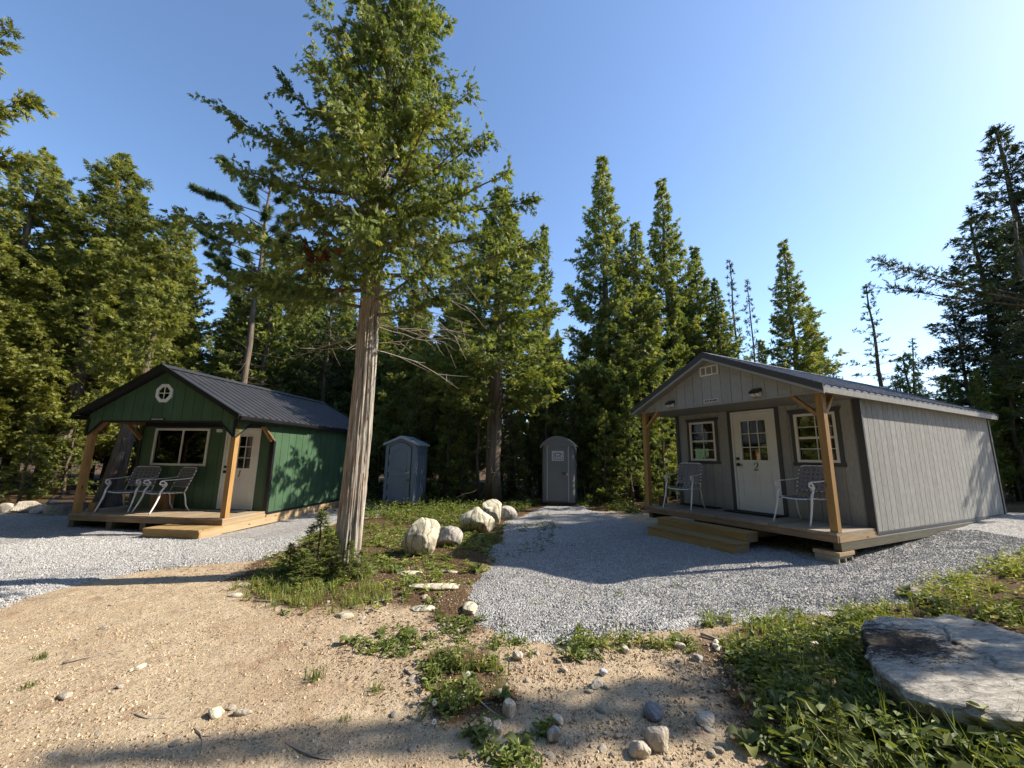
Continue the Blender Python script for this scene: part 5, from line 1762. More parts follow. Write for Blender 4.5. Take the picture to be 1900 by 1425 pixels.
# second stem of the double-trunked cedar
mbk = MB()
q_ = at_depth(905, 930, 14.35)
stem(mbk, 9.5, .13, (.012, 0), 10, 12)
par = [o for o in bpy.data.objects if o.name.startswith('cedar_tree') and 'double trunk' in o.get('label', '')][0]
so_ = mbk.build('trunk', M['bark'], par)
so_.matrix_world = Matrix.Translation((q_[0], q_[1], g1(q_[0], q_[1]) - .02))
so_.matrix_parent_inverse = (Matrix.Translation(par.location) @ par.rotation_euler.to_matrix().to_4x4() @ Matrix.Diagonal((*par.scale, 1))).inverted()
so_.location = (q_[0], q_[1], g1(q_[0], q_[1]) - .02)
random.seed(44)
# bare shaded trunks in the wood
bare = []
for i in range(5):
    mbk = MB()
    stem(mbk, 4.2, .045 + .015 * i, (.02 * (i - 2), 0), 6, 8)
    dead_twigs(mbk, .4, 3.8, 30, 1.0)
    bo_ = mbk.build('bare_trunk', M['bark'])
    bare.append(bo_.data)
    bpy.data.objects.remove(bo_)
for i in range(26):
    x, y = random.uniform(-5, 12), random.uniform(14.9, 18.5)
    if -4.8 < x < -2.6 or .9 < x < 2.7: y = max(y, 16.3)
    o = link('bare_trunk', bare[i % 5])
    o.location = (x, y, g1(x, y) - .02)
    o.rotation_euler.z = random.uniform(0, 6.28)
    o.scale.z = random.uniform(.8, 1.25)
    tag(o, 'one of the bare grey trunks standing in the shade of the forest', 'tree trunk', 'bare forest trunks')
# trees outside the frame on the right whose shade falls across the foreground
for i, (x, y, H, key, w, lab) in enumerate(((9.7, 4.22, 9.1, 'cedar_b', .60, 'nearest cedar right of the frame whose shadow crosses the foreground sand'), (14.8, 5.9, 8.0, 'sparse_a', .9, 'sparse spruce right of the frame beyond the weeds'),
                                       (20.0, 12.5, 12, 'spruce_a', 1.1, 'dark spruce far right of the frame behind the grey cabin'), (15.0, 1.2, 9, 'cedar_b', 1.1, 'cedar far right of the frame level with the photographer'))):
    tree(key, 'roadside_tree', x, y, H, lab, 'trees right of the frame', wid=w)
# the forest goes on behind the photographer
for i in range(64):
    a_ = R(-12 - 195 * (i + random.random()) / 64)
    r_ = random.uniform(11.5, 16) + (3 if math.cos(a_) > .6 else 0)
    x_, y_ = r_ * math.cos(a_) * 1.2, r_ * math.sin(a_) + 1
    if x_ < -13 and y_ > 3.5: continue
    tree(random.choice(['cedar_a', 'cedar_b', 'cedar_b', 'spruce_a']), 'forest_tree', x_, y_, random.uniform(11, 16), 'one of the trees closing the clearing behind the photographer', 'trees behind the photographer', wid=1.35)

for i in range(22):
    y_ = random.uniform(-1, 13)
    x_ = -1.4 * max(y_, 0) - random.uniform(4.5, 9) - (5 if y_ < 5 else 0)
    tree(random.choice(['left_a', 'left_a', 'cedar_a', 'spruce_a']), 'forest_tree', x_, y_, random.uniform(10, 14), 'one of the trees closing the clearing on the left, outside the frame', 'trees left of the frame', wid=1.2)
# the leaning trunk beside the porch, its dead companion
def lean_tree():
    b = at_ground(196, 936)
    b = at_depth(196, 938, 12.3)
    tpt = at_depth(247, 785, 12.5)
    lx, ly = (tpt[0] - b[0]) / (tpt[2] - b[2]), (tpt[1] - b[1]) / (tpt[2] - b[2])
    o = empty('leaning_cedar', (b[0], b[1], g1(b[0], b[1]) - .03), 0, 'cedar with a thick leaning trunk right behind the left side of the green porch', 'tree')
    mbk = MB()
    H = 5.6
    n = 40
    pts, rad = [], []
    for i in range(n + 1):
        z = H * i / n
        pts.append((lx * z * (1 - .3 * z / H), ly * z * .6, z))
        rad.append(.27 * (1 - .75 * z / H) * (1 + .35 * math.exp(-z * 2.5)))
    mbk.tube(pts, rad, 20)
    dead_twigs(mbk, 1.2, 5, 22, 1.3, (lx * .85, ly * .6))
    mbk.build('trunk', M['bark'], o)
    env = lambda z: max(.1, 1.6 * (1 - ((z - 2.9) / 4.6) ** 2))
    f = tree_foliage(7.0, 2.9, env, 60, 11, 6, .15, lean=(lx * .8, ly * .6), blen=.55)
    link('crown', spray_mesh('crown', *f[:5], M['leaf_left'], CEDAR_S, .135), o)
    l = MB()
    q = at_depth(176, 940, 11.9)
    e = at_depth(228, 838, 12.05)
    q[2] = g1(q[0], q[1])
    l.tube([q + (np.array(e) - q) * t for t in np.linspace(0, 1, 8)], [.14, .13, .12, .12, .11, .10, .09, .05], 10)
    tag(l.build('leaning_log', M['bark']), 'weathered dead log leaning against the thick trunk beside the porch', 'log')
    bd = at_depth(161, 862, 11.8)
    bo = MB().box((-.13, 0, -.14), (.13, .02, .14)).box((-.02, .02, -.9), (.02, .05, .14)).build('board_sign', M['w_side'])
    bo.location = (bd[0], bd[1], bd[2])
    tag(bo, 'small pale board on a stake behind the left porch post', 'board')
lean_tree()

# ------------------------------------------------------------------ the big cedar
def big_cedar():
    global rng
    rng = np.random.default_rng(5)
    x0, y0 = -2.23, 5.86
    o = empty('cedar_tree', (x0, y0, g1(x0, y0) - .02), 0, 'big cedar with a thick pale furrowed trunk in the middle of the clearing', 'tree')
    H = 13.0
    def cx(z): return .012 * z + .03 * math.sin(z * .8)
    # furrowed trunk as real relief
    ns, nr = 150, 330
    zz = np.concatenate([np.linspace(-.15, 4.6, nr - 40), np.linspace(4.65, H, 40)])
    A = np.linspace(0, 2 * math.pi, ns, endpoint=False)
    V = []
    for z in zz:
        r = (.158 * (1 - .045 * z) if z < 5 else .158 * (1 - .225) * (1 - (z - 5) / (H - 5)) + .012)
        r *= 1 + .30 * math.exp(-max(z, 0) * 3.6)
        lob = .06 * np.cos(3 * A + .6) + .05 * np.cos(5 * A + 1.9) * math.exp(-max(z, 0) * 1.2)
        tw = A + .10 * z
        u = tw / (2 * math.pi) * 26
        # ridged strips, periodic round the trunk
        ph = fbm(np.cos(A) * 2.2 + 7 + z * .15, np.sin(A) * 2.2 + 3 + z * .45, 3) * 12
        rid = np.abs(np.sin(u * math.pi * .5 + ph)) ** .55
        fine = fbm(np.cos(A) * 16 + 9, np.sin(A) * 16 + z * 1.6, 4) - .5
        brk = fbm(np.cos(A) * 5 + 31, np.sin(A) * 5 + z * 2.4, 3)
        rr = r * (1 + lob) + (.034 * (rid - .6) * (.45 + 1.1 * brk) + .024 * fine) * min(1, r / .12)
        V.append(np.stack([cx(z) + np.cos(A) * rr, np.sin(A) * rr, np.full(ns, z)], 1))
    V = np.concatenate(V)
    i = np.arange(ns)
    F = np.concatenate([np.stack([j * ns + i, j * ns + (i + 1) % ns, (j + 1) * ns + (i + 1) % ns, (j + 1) * ns + i], 1) for j in range(len(zz) - 1)])
    link('trunk', np_mesh('trunk', V, F, M['bark_main'], smooth=True), o)
    zt = [3.2, 3.8, 4.4, 5.2, 6.0, 6.6, 7.2, 8.0, 9.0, 10.5, 12, 13]
    re = [.6, 1.3, 1.7, 1.9, 1.85, 1.6, 1.15, .95, .8, .7, .5, .1]
    env = lambda z: float(np.interp(z, zt, re)) * (1 + .12 * math.sin(z * 5))
    lim = [(4.0 + .33 * i_, R(-90 + 38 * math.sin(i_ * 2.3)), 1.05 + .25 * math.sin(i_ * 1.3) - .02 * i_) for i_ in range(15)] + [(3.9, R(-40), 1.6), (4.1, R(-60), 1.5), (3.7, R(-20), 1.4), (4.3, R(-75), 1.6), (3.8, R(215), 1.6), (4.2, R(235), 1.7), (5.75, R(172), 2.85), (5.6, R(8), 2.5), (4.1, R(176), 2.45), (4.35, R(-4), 2.5), (4.6, R(205), 2.3), (4.9, R(20), 2.3), (6.05, R(186), 2.6), (5.2, R(-25), 2.3)]
    f = tree_foliage(H, 3.25, env, 205, 22, 10, .095, lean=(.012, 0), e_low=-.16, e_top=.5, up=.26, droop=.8, inner=.14, blen=.62, lim=lim)
    link('crown', spray_mesh('crown', *f[:5], M['leaf_main'], CEDAR, .125), o)
    for c in f[5]:
        L = np.linalg.norm(c[-1] - c[0])
        rr = .026 * min(1.5, .4 + L * .4)
        m = MB()
        m.tube(c, [rr * (1 - .85 * k / (len(c) - 1)) for k in range(len(c))], 6, cap=False)
        m.build('limb', M['bark'], o)
    # dead pale branches under the crown, mostly to the right
    for i_ in range(34):
        z = rng.uniform(2.9, 5.6)
        az = rng.choice([rng.normal(R(5), .5), rng.normal(R(180), .6), rng.uniform(0, 6.28)], p=[.55, .25, .2])
        l = rng.uniform(.6, 1.9)
        c = limb_curve(z, az, l, rng.uniform(-.3, .12), rng.uniform(-.25, .35), 8, .10)
        c[:, 0] += cx(z)
        m = MB()
        m.tube(c, [.010 * (1 - .8 * k / 7) for k in range(8)], 5, cap=False)
        for k in (2, 3, 4, 5, 6):
            d = unit(rng.normal(size=3) * .8 + unit(c[min(k + 1, 7)] - c[k]))
            e = c[k] + d * l * .3
            m.tube([c[k], c[k] + d * l * .16, e + np.array([0, 0, rng.normal(.03, .04)])], [.006, .004, .0018], 4, cap=False)
        m.build('dead_branch', M['twig'], o)
    # a rusty dead spray
    n = 160
    c0 = np.array([-.55, -.5, 4.35])
    b = c0 + rng.normal(0, 1, (n, 3)) * np.array([.16, .12, .12])
    tag(link('dead_spray', spray_mesh('dead_spray', b, rng.normal(size=(n, 3)) + np.array([0, 0, -.8]), rng.normal(size=(n, 3)), rng.uniform(.06, .14, n), rng.random(n), M['dead_leaf'], CEDAR_S, .14), o), kind='stuff')
big_cedar()

def pine():
    global rng
    rng = np.random.default_rng(15)
    p = at_depth(508, 300, 16.6)
    o = empty('pine_tree', (p[0], p[1], g1(p[0], p[1])), 0, 'slender white pine with tufted boughs left of the big cedar', 'tree')
    H = p[2]
    mb = MB()
    stem(mb, H, .17, (0, 0), 12, 10)
    lim = [(12.2, R(185), 3.3), (11.6, R(170), 2.6), (10.2, R(190), 2.6), (9.4, R(172), 2.8), (13.2, R(200), 2.0), (8.4, R(160), 2.4), (11, R(-10), 2.2), (9, R(10), 2.2)]
    env = lambda z: max(.1, 2.2 * (1 - ((z - 6) / (H - 5.8)) ** 2))
    B, A, N_, S, T = [], [], [], [], []
    f = tree_foliage(H, 6., env, 46, 9, 3, .1, e_low=.05, e_top=.5, up=.1, inner=.5, blen=.35, lim=lim)
    add_limbs(mb, f[5], .02, 1)
    dead_twigs(mb, 2.5, 9.5, 40, 1.8)
    mb.build('trunk', M['bark'], o)
    for k in range(len(f[0])):
        m = 7
        B.append(np.repeat(f[0][k][None], m, 0) + rng.normal(0, .03, (m, 3)))
        A.append(unit(rng.normal(size=(m, 3)) + f[1][k] * 1.2 + np.array([0, 0, .5])))
    B, A = np.concatenate(B), np.concatenate(A)
    n = len(B)
    link('crown', spray_mesh('crown', B, A, rng.normal(size=(n, 3)), rng.uniform(.16, .26, n), np.clip(rng.normal(.5, .25, n), 0, 1), M['leaf_pine'], TUFT, .05), o)
pine()

# boughs reaching into the frame from trees standing outside it
def edge_bough(name, base, H, lims, mat, lobes, wid, label, size=.15, dens=16, q=7, drp=.4, flat=False):
    o = empty(name, (base[0], base[1], g1(*base)), 0, label, 'tree')
    mb = MB()
    stem(mb, H, .16, (0, 0), 12, 12)
    f = tree_foliage(H, H * .3, lambda z: max(.1, 1.6 * (1 - z / H) + .3), 60 + len(lims), dens, q, size, lim=lims, droop=drp, blen=.45, **({'up': .02, 'e_low': -.02, 'e_top': .2, 'vert': False} if flat else {}))
    add_limbs(mb, f[5], .022, 1, 5)
    mb.build('trunk', M['bark'], o)
    link('crown', spray_mesh('crown', *f[:5], mat, lobes, wid), o)
rng = np.random.default_rng(31)
edge_bough('cedar_tree', (-10.55, 6.3), 9.6, [(6.2, R(5), 1.6), (6.9, R(-5), 1.6), (7.6, R(10), 1.5), (5.7, R(0), 1.35), (8.4, R(-10), 1.4)], M['leaf_left'], CEDAR, .125, 'cedar left of the frame with boughs reaching in at the upper left')
edge_bough('spruce_tree', (13.7, 10.1), 7.6, [(5.45, R(180), 4.0), (5.3, R(187), 4.2), (5.15, R(174), 3.7)], M['leaf_spruce'], NEEDLE, .09, 'spruce right of the frame whose long bough reaches in above the grey cabin', size=.13, drp=.1, flat=True)

# ------------------------------------------------------------------ ground vegetation
rng = np.random.default_rng(99)
random.seed(55)
def leaf_mesh(name, base, d, up, L, W, tint, mat):
    """folded diamond leaves: two triangles each"""
    d = unit(d)
    s = unit(np.cross(d, up))
    nrm = np.cross(s, d)
    dn = np.array([0, 0, 1.])
    tip = base + d * L[:, None] - dn * (L * .16)[:, None]
    m1 = base + d * (L * .28)[:, None]
    m2 = base + d * (L * .68)[:, None] - dn * (L * .04)[:, None]
    f1, f2 = nrm * (W * .4)[:, None], nrm * (W * .28)[:, None]
    V = np.stack([base, m1 - s * (W * .92)[:, None] + f1, m2 - s * (W * .72)[:, None] + f2, tip, m2 + s * (W * .72)[:, None] + f2, m1 + s * (W * .92)[:, None] + f1], 1).reshape(-1, 3)
    k = np.arange(len(base)) * 6
    F = np.concatenate([np.stack([k, k + 1, k + 2, k + 3], 1), np.stack([k, k + 3, k + 4, k + 5], 1)])
    return np_mesh(name, V, F, mat, np.repeat(tint, 6))
def blade_mesh(name, base, d, H, W, bend, tint, mat):
    s = unit(np.cross(d, np.array([0, 0, 1.])))
    up = np.array([0, 0, 1.])
    m = base + up * (H * .55)[:, None] + d * (bend * H * .25)[:, None]
    t = base + up * (H * (1 - .25 * bend))[:, None] + d * (bend * H * .8)[:, None]
    V = np.stack([base - s * W[:, None], base + s * W[:, None], m + s * (W * .7)[:, None], t, m - s * (W * .7)[:, None]], 1).reshape(-1, 3)
    k = np.arange(len(base)) * 5
    F = np.concatenate([np.stack([k, k + 1, k + 2], 1), np.stack([k, k + 2, k + 4], 1), np.stack([k + 4, k + 2, k + 3], 1)])
    return np_mesh(name, V, F, mat, np.repeat(tint, 5))
def in_poly(n, pts, edge=.25, clump=2.2, thr=.42):
    poly = poly_world(pts)
    lo, hi = poly.min(0) - edge, poly.max(0) + edge
    P = scatter(n, lo[0], hi[0], lo[1], hi[1])
    s = sdist(P, poly)
    c = fbm(P[:, 0] * clump + 3, P[:, 1] * clump + 8, 3)
    return P[(s > -edge * rng.random(n) ** 2) & (c > thr + .12 * rng.random(n) - .06)]
def weeds(P, hmax, leaf, nl, mat='leaf_weed', name='ground_weeds', label='', stiff=.5, tlo=.2, thi=.8):
    """small leafy herbs: stem leaves in whorls"""
    n = len(P)
    z = gz(P[:, 0], P[:, 1])
    h = hmax * rng.uniform(.25, 1, n) ** 1.3
    t0 = rng.normal((tlo + thi) / 2, .15, n)
    B, D, L, W, T = [], [], [], [], []
    tilt = rng.normal(0, .22, (n, 2))
    az0 = rng.uniform(0, 6.28, n)
    for k in range(nl):
        f = (k + rng.random(n)) / nl
        az = az0 + k * 2.4 + rng.normal(0, .3, n)
        hh = h * f
        B.append(np.column_stack([P[:, 0] + tilt[:, 0] * hh, P[:, 1] + tilt[:, 1] * hh, z + hh]))
        D.append(np.column_stack([np.cos(az), np.sin(az), rng.uniform(-.2, .9, n) * stiff * 1.4]))
        l = leaf * rng.uniform(.5, 1.25, n) * (1.15 - .5 * f)
        L.append(l); W.append(l * rng.uniform(.16, .3, n)); T.append(t0 + rng.normal(0, .1, n))
    B, D = np.concatenate(B), np.concatenate(D)
    up = unit(rng.normal(0, .3, (len(B), 3)) + np.array([0, 0, 1.]))
    o = link(name, leaf_mesh(name, B, D, up, np.concatenate(L), np.concatenate(W), np.clip(np.concatenate(T), 0, 1), M[mat]))
    tag(o, label, 'weeds', kind='stuff')
def grass(P, hmax, label, name='grass', w=.0035, per=5, tmean=.55):
    P = np.repeat(P, per, 0) + rng.normal(0, .02, (len(P) * per, 2))
    n = len(P)
    z = gz(P[:, 0], P[:, 1]) - .004
    az = rng.uniform(0, 6.28, n)
    o = link(name, blade_mesh(name, np.column_stack([P, z]), np.column_stack([np.cos(az), np.sin(az), 0 * az]), hmax * rng.uniform(.35, 1, n), w * rng.uniform(.6, 1.3, n), rng.uniform(.1, .95, n), np.clip(rng.normal(tmean, .2, n), 0, 1), M['leaf_weed']))
    tag(o, label, 'grass', kind='stuff')

ISLAND = [(475, 1085), (530, 1020), (600, 985), (690, 975), (860, 968), (930, 975), (905, 1010), (900, 1060), (850, 1085), (740, 1110), (640, 1130), (540, 1128), (480, 1108)]
weeds(in_poly(3600, ISLAND, .25, 2.8, .46), .10, .075, 6, label='low green herbs growing round the big cedar and the boulders', tlo=.4, thi=.95)
grass(in_poly(1300, [(470, 1090), (560, 1060), (650, 1075), (720, 1095), (640, 1130), (540, 1128)], .3, 3.6, .46), .15, 'short grass at the foot of the big cedar', per=7, tmean=.7)
grass(in_poly(1500, ISLAND, .2, 3., .5), .09, 'sparse grass among the boulders', per=5, tmean=.65)
weeds(in_poly(1500, [(655, 945), (760, 950), (905, 945), (880, 975), (800, 975), (700, 970), (650, 965)], .3, 1.5, .38), .42, .085, 9, label='knee-high weeds in front of the portable toilets', tlo=.4, thi=1.0, stiff=.9)
weeds(in_poly(900, [(950, 965), (1010, 955), (1040, 975), (1010, 1030), (950, 1050), (910, 1040), (915, 1000)], .2, 2.6, .52), .12, .06, 6, label='weeds sprouting through the gravel below the boulders', tlo=.3, thi=.7)
STRIP = [(930, 1190), (1050, 1188), (1180, 1182), (1300, 1158), (1420, 1155), (1530, 1140), (1600, 1128), (1660, 1130), (1650, 1180), (1500, 1230), (1380, 1220), (1290, 1205), (1180, 1200), (1040, 1205)]
weeds(in_poly(1700, STRIP, .14, 3.0, .47), .13, .055, 7, label='leafy weeds along the lower edge of the gravel yard', tlo=.4, thi=.95)
grass(in_poly(700, STRIP, .16, 3, .48), .18, 'grass tufts along the lower edge of the gravel yard', per=6, tmean=.65)
RIGHT = [(1375, 1228), (1470, 1195), (1600, 1150), (1640, 1250), (1720, 1350), (1900, 1345), (4.4, 2.4, 0), (4.2, 1.6, 0), (1.75, 1.7, 0), (1465, 1425), (1405, 1330)]
weeds(in_poly(2300, RIGHT, .12, 3.2, .42), .17, .068, 8, label='dense dark weeds in front of the big slab', tlo=.2, thi=.9)
weeds(in_poly(620, RIGHT, .1, 2.4, .46), .24, .13, 6, 'leaf_broad', label='broad leaved weeds in front of the big slab', tlo=.3, thi=.9)
grass(in_poly(900, RIGHT, .15, 2.2, .46), .32, 'long grass among the weeds in front of the big slab', per=4)
RTOP = [(1690, 1130), (1740, 1085), (1800, 1065), (1900, 1030), (9.5, 5.0, 0), (8.5, 3.2, 0), (5.2, 3.2, 0), (4.5, 3.9, 0), (1700, 1145)]
weeds(in_poly(3600, RTOP, .15, 2.0, .36), .20, .07, 7, label='sunlit yellow green weeds behind the big slab', tlo=.55, thi=1.05)
grass(in_poly(900, RTOP, .15, 2.0, .4), .25, 'grass behind the big slab', per=5, tmean=.75)
MID = [(800, 1235), (850, 1205), (925, 1232), (948, 1285), (925, 1335), (870, 1345), (815, 1320), (790, 1280)]
weeds(in_poly(230, MID, .12, 5, .47), .17, .06, 8, label='weed clump in the middle of the sand', tlo=.25, thi=.85)
grass(in_poly(150, MID, .12, 5, .48), .22, 'grass in the weed clump in the middle of the sand', per=6)
for j, (pts, n, nm) in enumerate((([(630, 1185), (760, 1165), (800, 1190), (720, 1225), (640, 1215)], 520, 'between the island and the sand'), ([(880, 1360), (1010, 1360), (1030, 1400), (960, 1425), (880, 1400)], 260, 'near the bottom edge'), ([(800, 1130), (900, 1120), (920, 1200), (860, 1200)], 420, 'left of the gravel yard'), ([(960, 1190), (1140, 1190), (1120, 1230), (1000, 1225)], 260, 'below the gravel yard corner'))):
    weeds(in_poly(n, pts, .1, 3.5, .46), .09, .05, 6, label='scattered low weeds ' + nm, tlo=.3, thi=.8)
# weeds along forest edge and cabin
weeds(in_poly(4200, [(-11.5, 11.6, 0), (-12, 15, 0), (-3.8, 16.5, 0), (-3.6, 14.6, 0), (4, 15, 0), (3.6, 11.6, 0), (2.2, 13.4, 0), (-1, 12.2, 0), (-3, 12.6, 0), (-4.5, 12.5, 0)], .3, .9, .42), .3, .11, 7, label='shaded weeds along the edge of the forest', tlo=.1, thi=.7)
def on_gravel(n, pts, h, leaf, lab):
    weeds(in_poly(n, pts, .05, 4, .60), h, leaf, 6, label=lab, tlo=.35, thi=.8)
on_gravel(500, [(920, 1080), (1200, 1080), (1500, 1100), (1480, 1140), (1150, 1180), (950, 1175)], .10, .04, 'thin weeds poking through the gravel of the yard')
# needles, bark chips and twigs lying on the brown soil
def litter(n, pts, lab, size=.03):
    P = in_poly(n, pts, .25, 2., .40)
    m = len(P)
    az = rng.uniform(0, 6.28, m)
    B = np.column_stack([P, gz(P[:, 0], P[:, 1]) + .004])
    o = link('leaf_litter', leaf_mesh('leaf_litter', B, np.column_stack([np.cos(az), np.sin(az), rng.normal(0.05, .2, m)]), unit(rng.normal(0, .35, (m, 3)) + np.array([0, 0, 1.])), size * rng.uniform(.4, 1.6, m), size * rng.uniform(.05, .22, m), rng.random(m), M['litter']))
    tag(o, lab, 'litter', kind='stuff')
litter(16000, [(440, 1075), (540, 1010), (900, 960), (900, 1080), (910, 1190), (780, 1180), (640, 1150), (470, 1125)], 'brown needles and bark chips round the big cedar')
litter(5000, [(560, 1130), (900, 1170), (960, 1300), (820, 1340), (640, 1260)], 'brown needles strewn across the middle of the sand', .025)
litter(9000, [(-11.5, 11.4, 0), (-12, 16, 0), (5, 16, 0), (4, 11, 0), (2, 12.6, 0), (-4, 12.3, 0)], 'dead leaves on the forest floor', .07)
litter(1500, [(300, 1050), (480, 1040), (560, 1015), (440, 1100), (200, 1090)], 'wood chips along the edge of the gravel path', .03)
litter(4200, [(0, 1140), (420, 1090), (900, 1170), (900, 1423), (0, 1423)], 'dark bits of bark and needles scattered on the sand', .018)
litter(700, [(2.5, 2.8, 0), (2.5, 3.0, 0), (2.8, 3.3, 0), (3.3, 3.4, 0), (3.4, 3.0, 0)], 'dry stalks beside the slab', .05)
litter(2500, [(1290, 1210), (1600, 1140), (1640, 1250), (1900, 1425), (1450, 1425)], 'dry stalks under the weeds in front of the slab', .04)

# single plants
def broad_plant(name, px, py, n, L, h, label, cat='plant', mat='leaf_broad', group=None):
    p = at_ground(px, py)
    o = empty(name, (p[0], p[1], g1(p[0], p[1])), random.uniform(0, 6), label, cat, group)
    for k in range(n):
        az = k * 2.4 + random.uniform(-.3, .3)
        l = L * random.uniform(.6, 1.15)
        e = random.uniform(.15, .9)
        m = 6
        vs, fs = [], []
        d = Vector((math.cos(az), math.sin(az), 0))
        s = Vector((-d.y, d.x, 0))
        hh = h * random.uniform(.2, 1)
        for i in range(m + 1):
            t = i / m
            c = d * (l * (t * .95 + .12)) + Vector((0, 0, hh * min(1, .25 + t * 1.2) + l * e * t - l * (.9 + e * .3) * t * t * .75))
            w = l * .30 * math.sin(math.pi * min(1, t * .93 + .06)) ** .8
            vs += [c - s * w + Vector((0, 0, w * .3)), c, c + s * w + Vector((0, 0, w * .3))]
        for i in range(m):
            fs += [(3 * i, 3 * i + 1, 3 * i + 4, 3 * i + 3), (3 * i + 1, 3 * i + 2, 3 * i + 5, 3 * i + 4)]
        me = bpy.data.meshes.new('leaf')
        me.from_pydata([v[:] for v in vs], [], fs)
        a = me.attributes.new('tint', 'FLOAT', 'POINT')
        tv = min(1, max(0, random.gauss(.55, .2)))
        a.data.foreach_set('value', np.full(len(vs), tv, np.float32))
        me.polygons.foreach_set('use_smooth', np.ones(len(fs), bool))
        me.materials.append(M[mat])
        link('leaf', me, o)
    return o
GP = 'broad leaved ground plants'
for a in ((968, 1392, 9, .105, .05, 'broad leaved plant near the bottom edge beside grey stones'), (890, 1372, 8, .085, .05, 'round leaved plant left of the broad leaved one at the bottom edge'),
          (930, 1300, 8, .08, .07, 'broad leaved plant on the right side of the middle clump'), (870, 1275, 7, .09, .08, 'leafy plant in the heart of the middle clump'), (820, 1325, 8, .06, .05, 'small plant under the daisies'),
          (650, 1193, 7, .10, .04, 'flat rosette on the sand left of the middle clump'), (705, 1180, 7, .09, .04, 'flat rosette beside the brown needles'), (755, 1185, 7, .10, .05, 'rosette right of its two neighbours on the sand'),
          (885, 1060, 6, .15, .12, 'upright two leaved sprout at the corner of the shadow'), (735, 1060, 8, .14, .08, 'broad leaves under the tall cream boulder'), (690, 1062, 8, .14, .08, 'broad leaves right of the big trunk foot'),
          (615, 1072, 7, .13, .08, 'broad leaves left of the big trunk foot'), (800, 1115, 7, .09, .08, 'leafy sprout below the flat white slab'), (1063, 1225, 9, .07, .10, 'reddish tinged weed below the gravel edge'),
          (1075, 1180, 9, .06, .14, 'leafy weed standing in the gravel edge'), (1265, 1195, 8, .11, .04, 'flat dark rosette at the gravel edge'), (1390, 1385, 8, .12, .05, 'dark rosette at the left rim of the weeds'),
          (1700, 1395, 9, .19, .10, 'long drooping leaves in front of the big slab'), (1640, 1380, 8, .17, .10, 'broad drooping leaves left of those in front of the slab'), (1800, 1405, 9, .20, .12, 'large pale leaves below the slab front'),
          (1870, 1400, 8, .18, .10, 'pointed leaves at the lower right corner'), (1560, 1330, 8, .13, .10, 'broad leaves in the shade left of the slab'), (1600, 1285, 8, .12, .12, 'upright leaves close to the slab left end'),
          (1500, 1400, 8, .12, .08, 'leaf cluster in the dark weeds near the bottom edge'), (1685, 1110, 9, .14, .10, 'sunlit yellow green leaves at the back edge of the slab'), (1735, 1125, 9, .13, .10, 'sunlit leaves touching the slab back right')):
    broad_plant('broadleaf_plant', *a, group=GP)
# tall herb stems by the slab, daisies
def daisy(px, py, h, label):
    p = at_ground(px, py)
    o = empty('daisy', (p[0], p[1], g1(p[0], p[1])), 0, label, 'flower', 'daisies')
    MB().tube([(0, 0, 0), (.008, -.01, h * .6), (.0, -.02, h)], .0022, 5).build('stem', M['leaf_weed'], o)
    nv = Vector((.1, -.75, .65)).normalized()
    a_ = nv.cross(Vector((0, 0, 1))).normalized()
    b_ = nv.cross(a_)
    c = Vector((0, -.02, h))
    for k in range(12):
        t = 2 * math.pi * k / 12
        d = a_ * math.cos(t) + b_ * math.sin(t)
        s = nv.cross(d)
        MB().add([c + d * .004, c + d * .010 + s * .003, c + d * .016, c + d * .010 - s * .003, c + d * .009 + nv * .002], [(0, 1, 4), (1, 2, 4), (2, 3, 4), (3, 0, 4)]).build('petal', M['petal'], o)
    MB().tube([c, c + nv * .006], [.005, .003], 8).build('flower_eye', M['flower_eye'], o)
daisy(806, 1335, .10, 'white daisy at the left of the middle clump')
daisy(868, 1290, .14, 'white daisy inside the middle clump')
daisy(806, 1350, .04, 'low white daisy under its taller neighbour')
for i, (px, py, n_, h) in enumerate(((583, 1262, 60, .12), (697, 1285, 40, .10), (75, 1222, 50, .06), (55, 1275, 40, .05), (750, 1220, 40, .08), (640, 1335, 24, .05), (840, 1245, 60, .16))):
    p = at_ground(px, py)
    P = p[:2] + rng.normal(0, .025, (n_, 2))
    az = rng.uniform(0, 6.28, n_)
    me = blade_mesh('grass_tuft', np.column_stack([P - p[:2], np.full(n_, -.004)]), np.column_stack([np.cos(az), np.sin(az), 0 * az]), h * rng.uniform(.4, 1, n_), .003 * rng.uniform(.6, 1.2, n_), rng.uniform(.2, 1, n_), np.clip(rng.normal(.5, .2, n_), 0, 1), M['leaf_weed'])
    o = link('grass_tuft', me)
    o.location = (p[0], p[1], g1(p[0], p[1]))
    tag(o, kind=None, label=['green grass tuft beside a white stone on the sand', 'small grass tuft left of the middle clump', 'flat grass tuft on the far left sand', 'flatter grass tuft below it on the far left sand', 'dry grass tuft on the brown needles', 'tiny grass tuft near the lower shadow', 'tall grass tuft at the top of the middle clump'][i], cat='grass tuft', group='grass tufts on the sand')

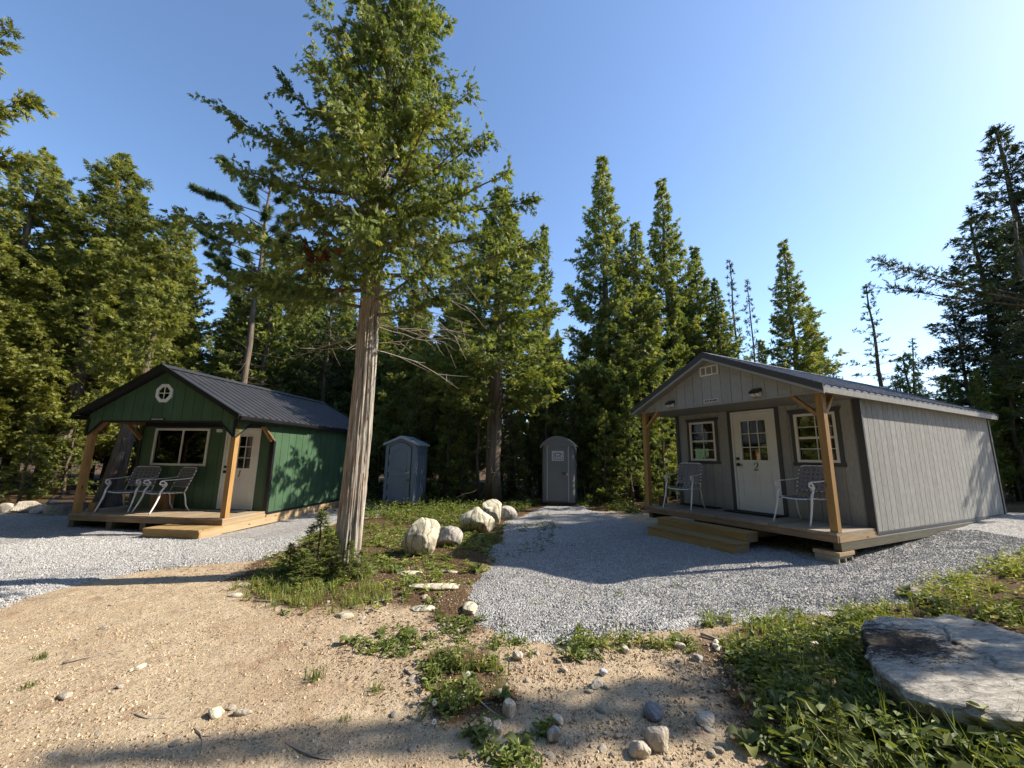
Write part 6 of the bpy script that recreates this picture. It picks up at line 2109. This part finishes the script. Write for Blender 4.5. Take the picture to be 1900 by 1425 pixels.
# young fir at the foot of the big cedar
def seedling(px, py, H, label, wid=1.):
    p = at_ground(px, py)
    o = tree('fir_b', 'fir_seedling', p[0], p[1], H, label, wid=wid)
seedling(588, 1058, .80, 'bushy fir seedling at the foot of the big trunk', 1.9)
seedling(645, 1078, .50, 'smaller fir seedling pressed against the front of the big trunk', 1.7)
seedling(535, 1068, .42, 'low fir seedling left of the bushy one', 1.9)
seedling(612, 1072, .55, 'dense fir seedling between the bushy one and the trunk', 2.3)
seedling(560, 1085, .42, 'spreading fir seedling in front of the bushy one', 2.5)
seedling(668, 1072, .36, 'small fir seedling at the right side of the trunk foot', 2.2)
seedling(1560, 1405, .30, 'tiny fir seedling among the weeds before the slab', 1.4)

# twigs
TW = [(175, 1220, .34, .008, 'curved grey twig on the left sand'), (365, 1375, .26, .005, 'straight thin twig near the lower shadow'), (280, 1330, .22, .006, 'short reddish twig on the sand'), (530, 1140, .3, .007, 'twig among the chips below the grass'),
      (690, 1120, .45, .014, 'pale broken branch on the soil below the big trunk'), (505, 1115, .4, .011, 'pale stick left of the grass'), (770, 1255, .22, .010, 'dark stick at the left of the middle clump'), (860, 1300, .2, .018, 'white peeled stick inside the middle clump'),
      (900, 1312, .35, .008, 'brown twig crossing the middle clump'), (600, 1390, .5, .006, 'long thin twig in the lower shadow'), (820, 1165, .4, .010, 'forked pale branch beside the gravel'), (1335, 1190, .3, .014, 'white dead stick by the gravel edge'), (1660, 1060, .35, .005, 'thin stalk standing in the gravel'), (1780, 1185, .3, .006, 'twig lying on the slab')]
for px, py, L, r, lab in TW:
    p = at_ground(px, py)
    z = g1(p[0], p[1]) + r * .6
    if 'slab' in lab: p = np.array([3.25, 3.25, 0]); z = .285
    az = random.uniform(-.7, .7)
    d = Vector((math.cos(az), math.sin(az), 0))
    if 'standing' in lab: d = Vector((.25, 0, .95))
    s = Vector((-d.y, d.x, 0))
    mb = MB()
    pts = []
    for k in range(8):
        t = k / 7
        q = d * (L * (t - .5)) + s * (L * .10 * math.sin(t * 3 + px))
        pts.append((q.x, q.y, q.z + (L / 2 * .95 if 'standing' in lab else .004 * math.sin(k))))
    mb.tube(pts, [r * (1 - .5 * k / 7) for k in range(8)], 6)
    for k in (3, 5):
        e = Vector(pts[k]) + d * L * .15 + s * L * .16 * (1 if k == 3 else -1)
        mb.tube([pts[k], e[:]], [r * .5, r * .25], 5)
    o = mb.build('twig', M['twig'])
    o.location = (p[0], p[1], z)
    tag(o, lab, 'twig', 'twigs on the ground')
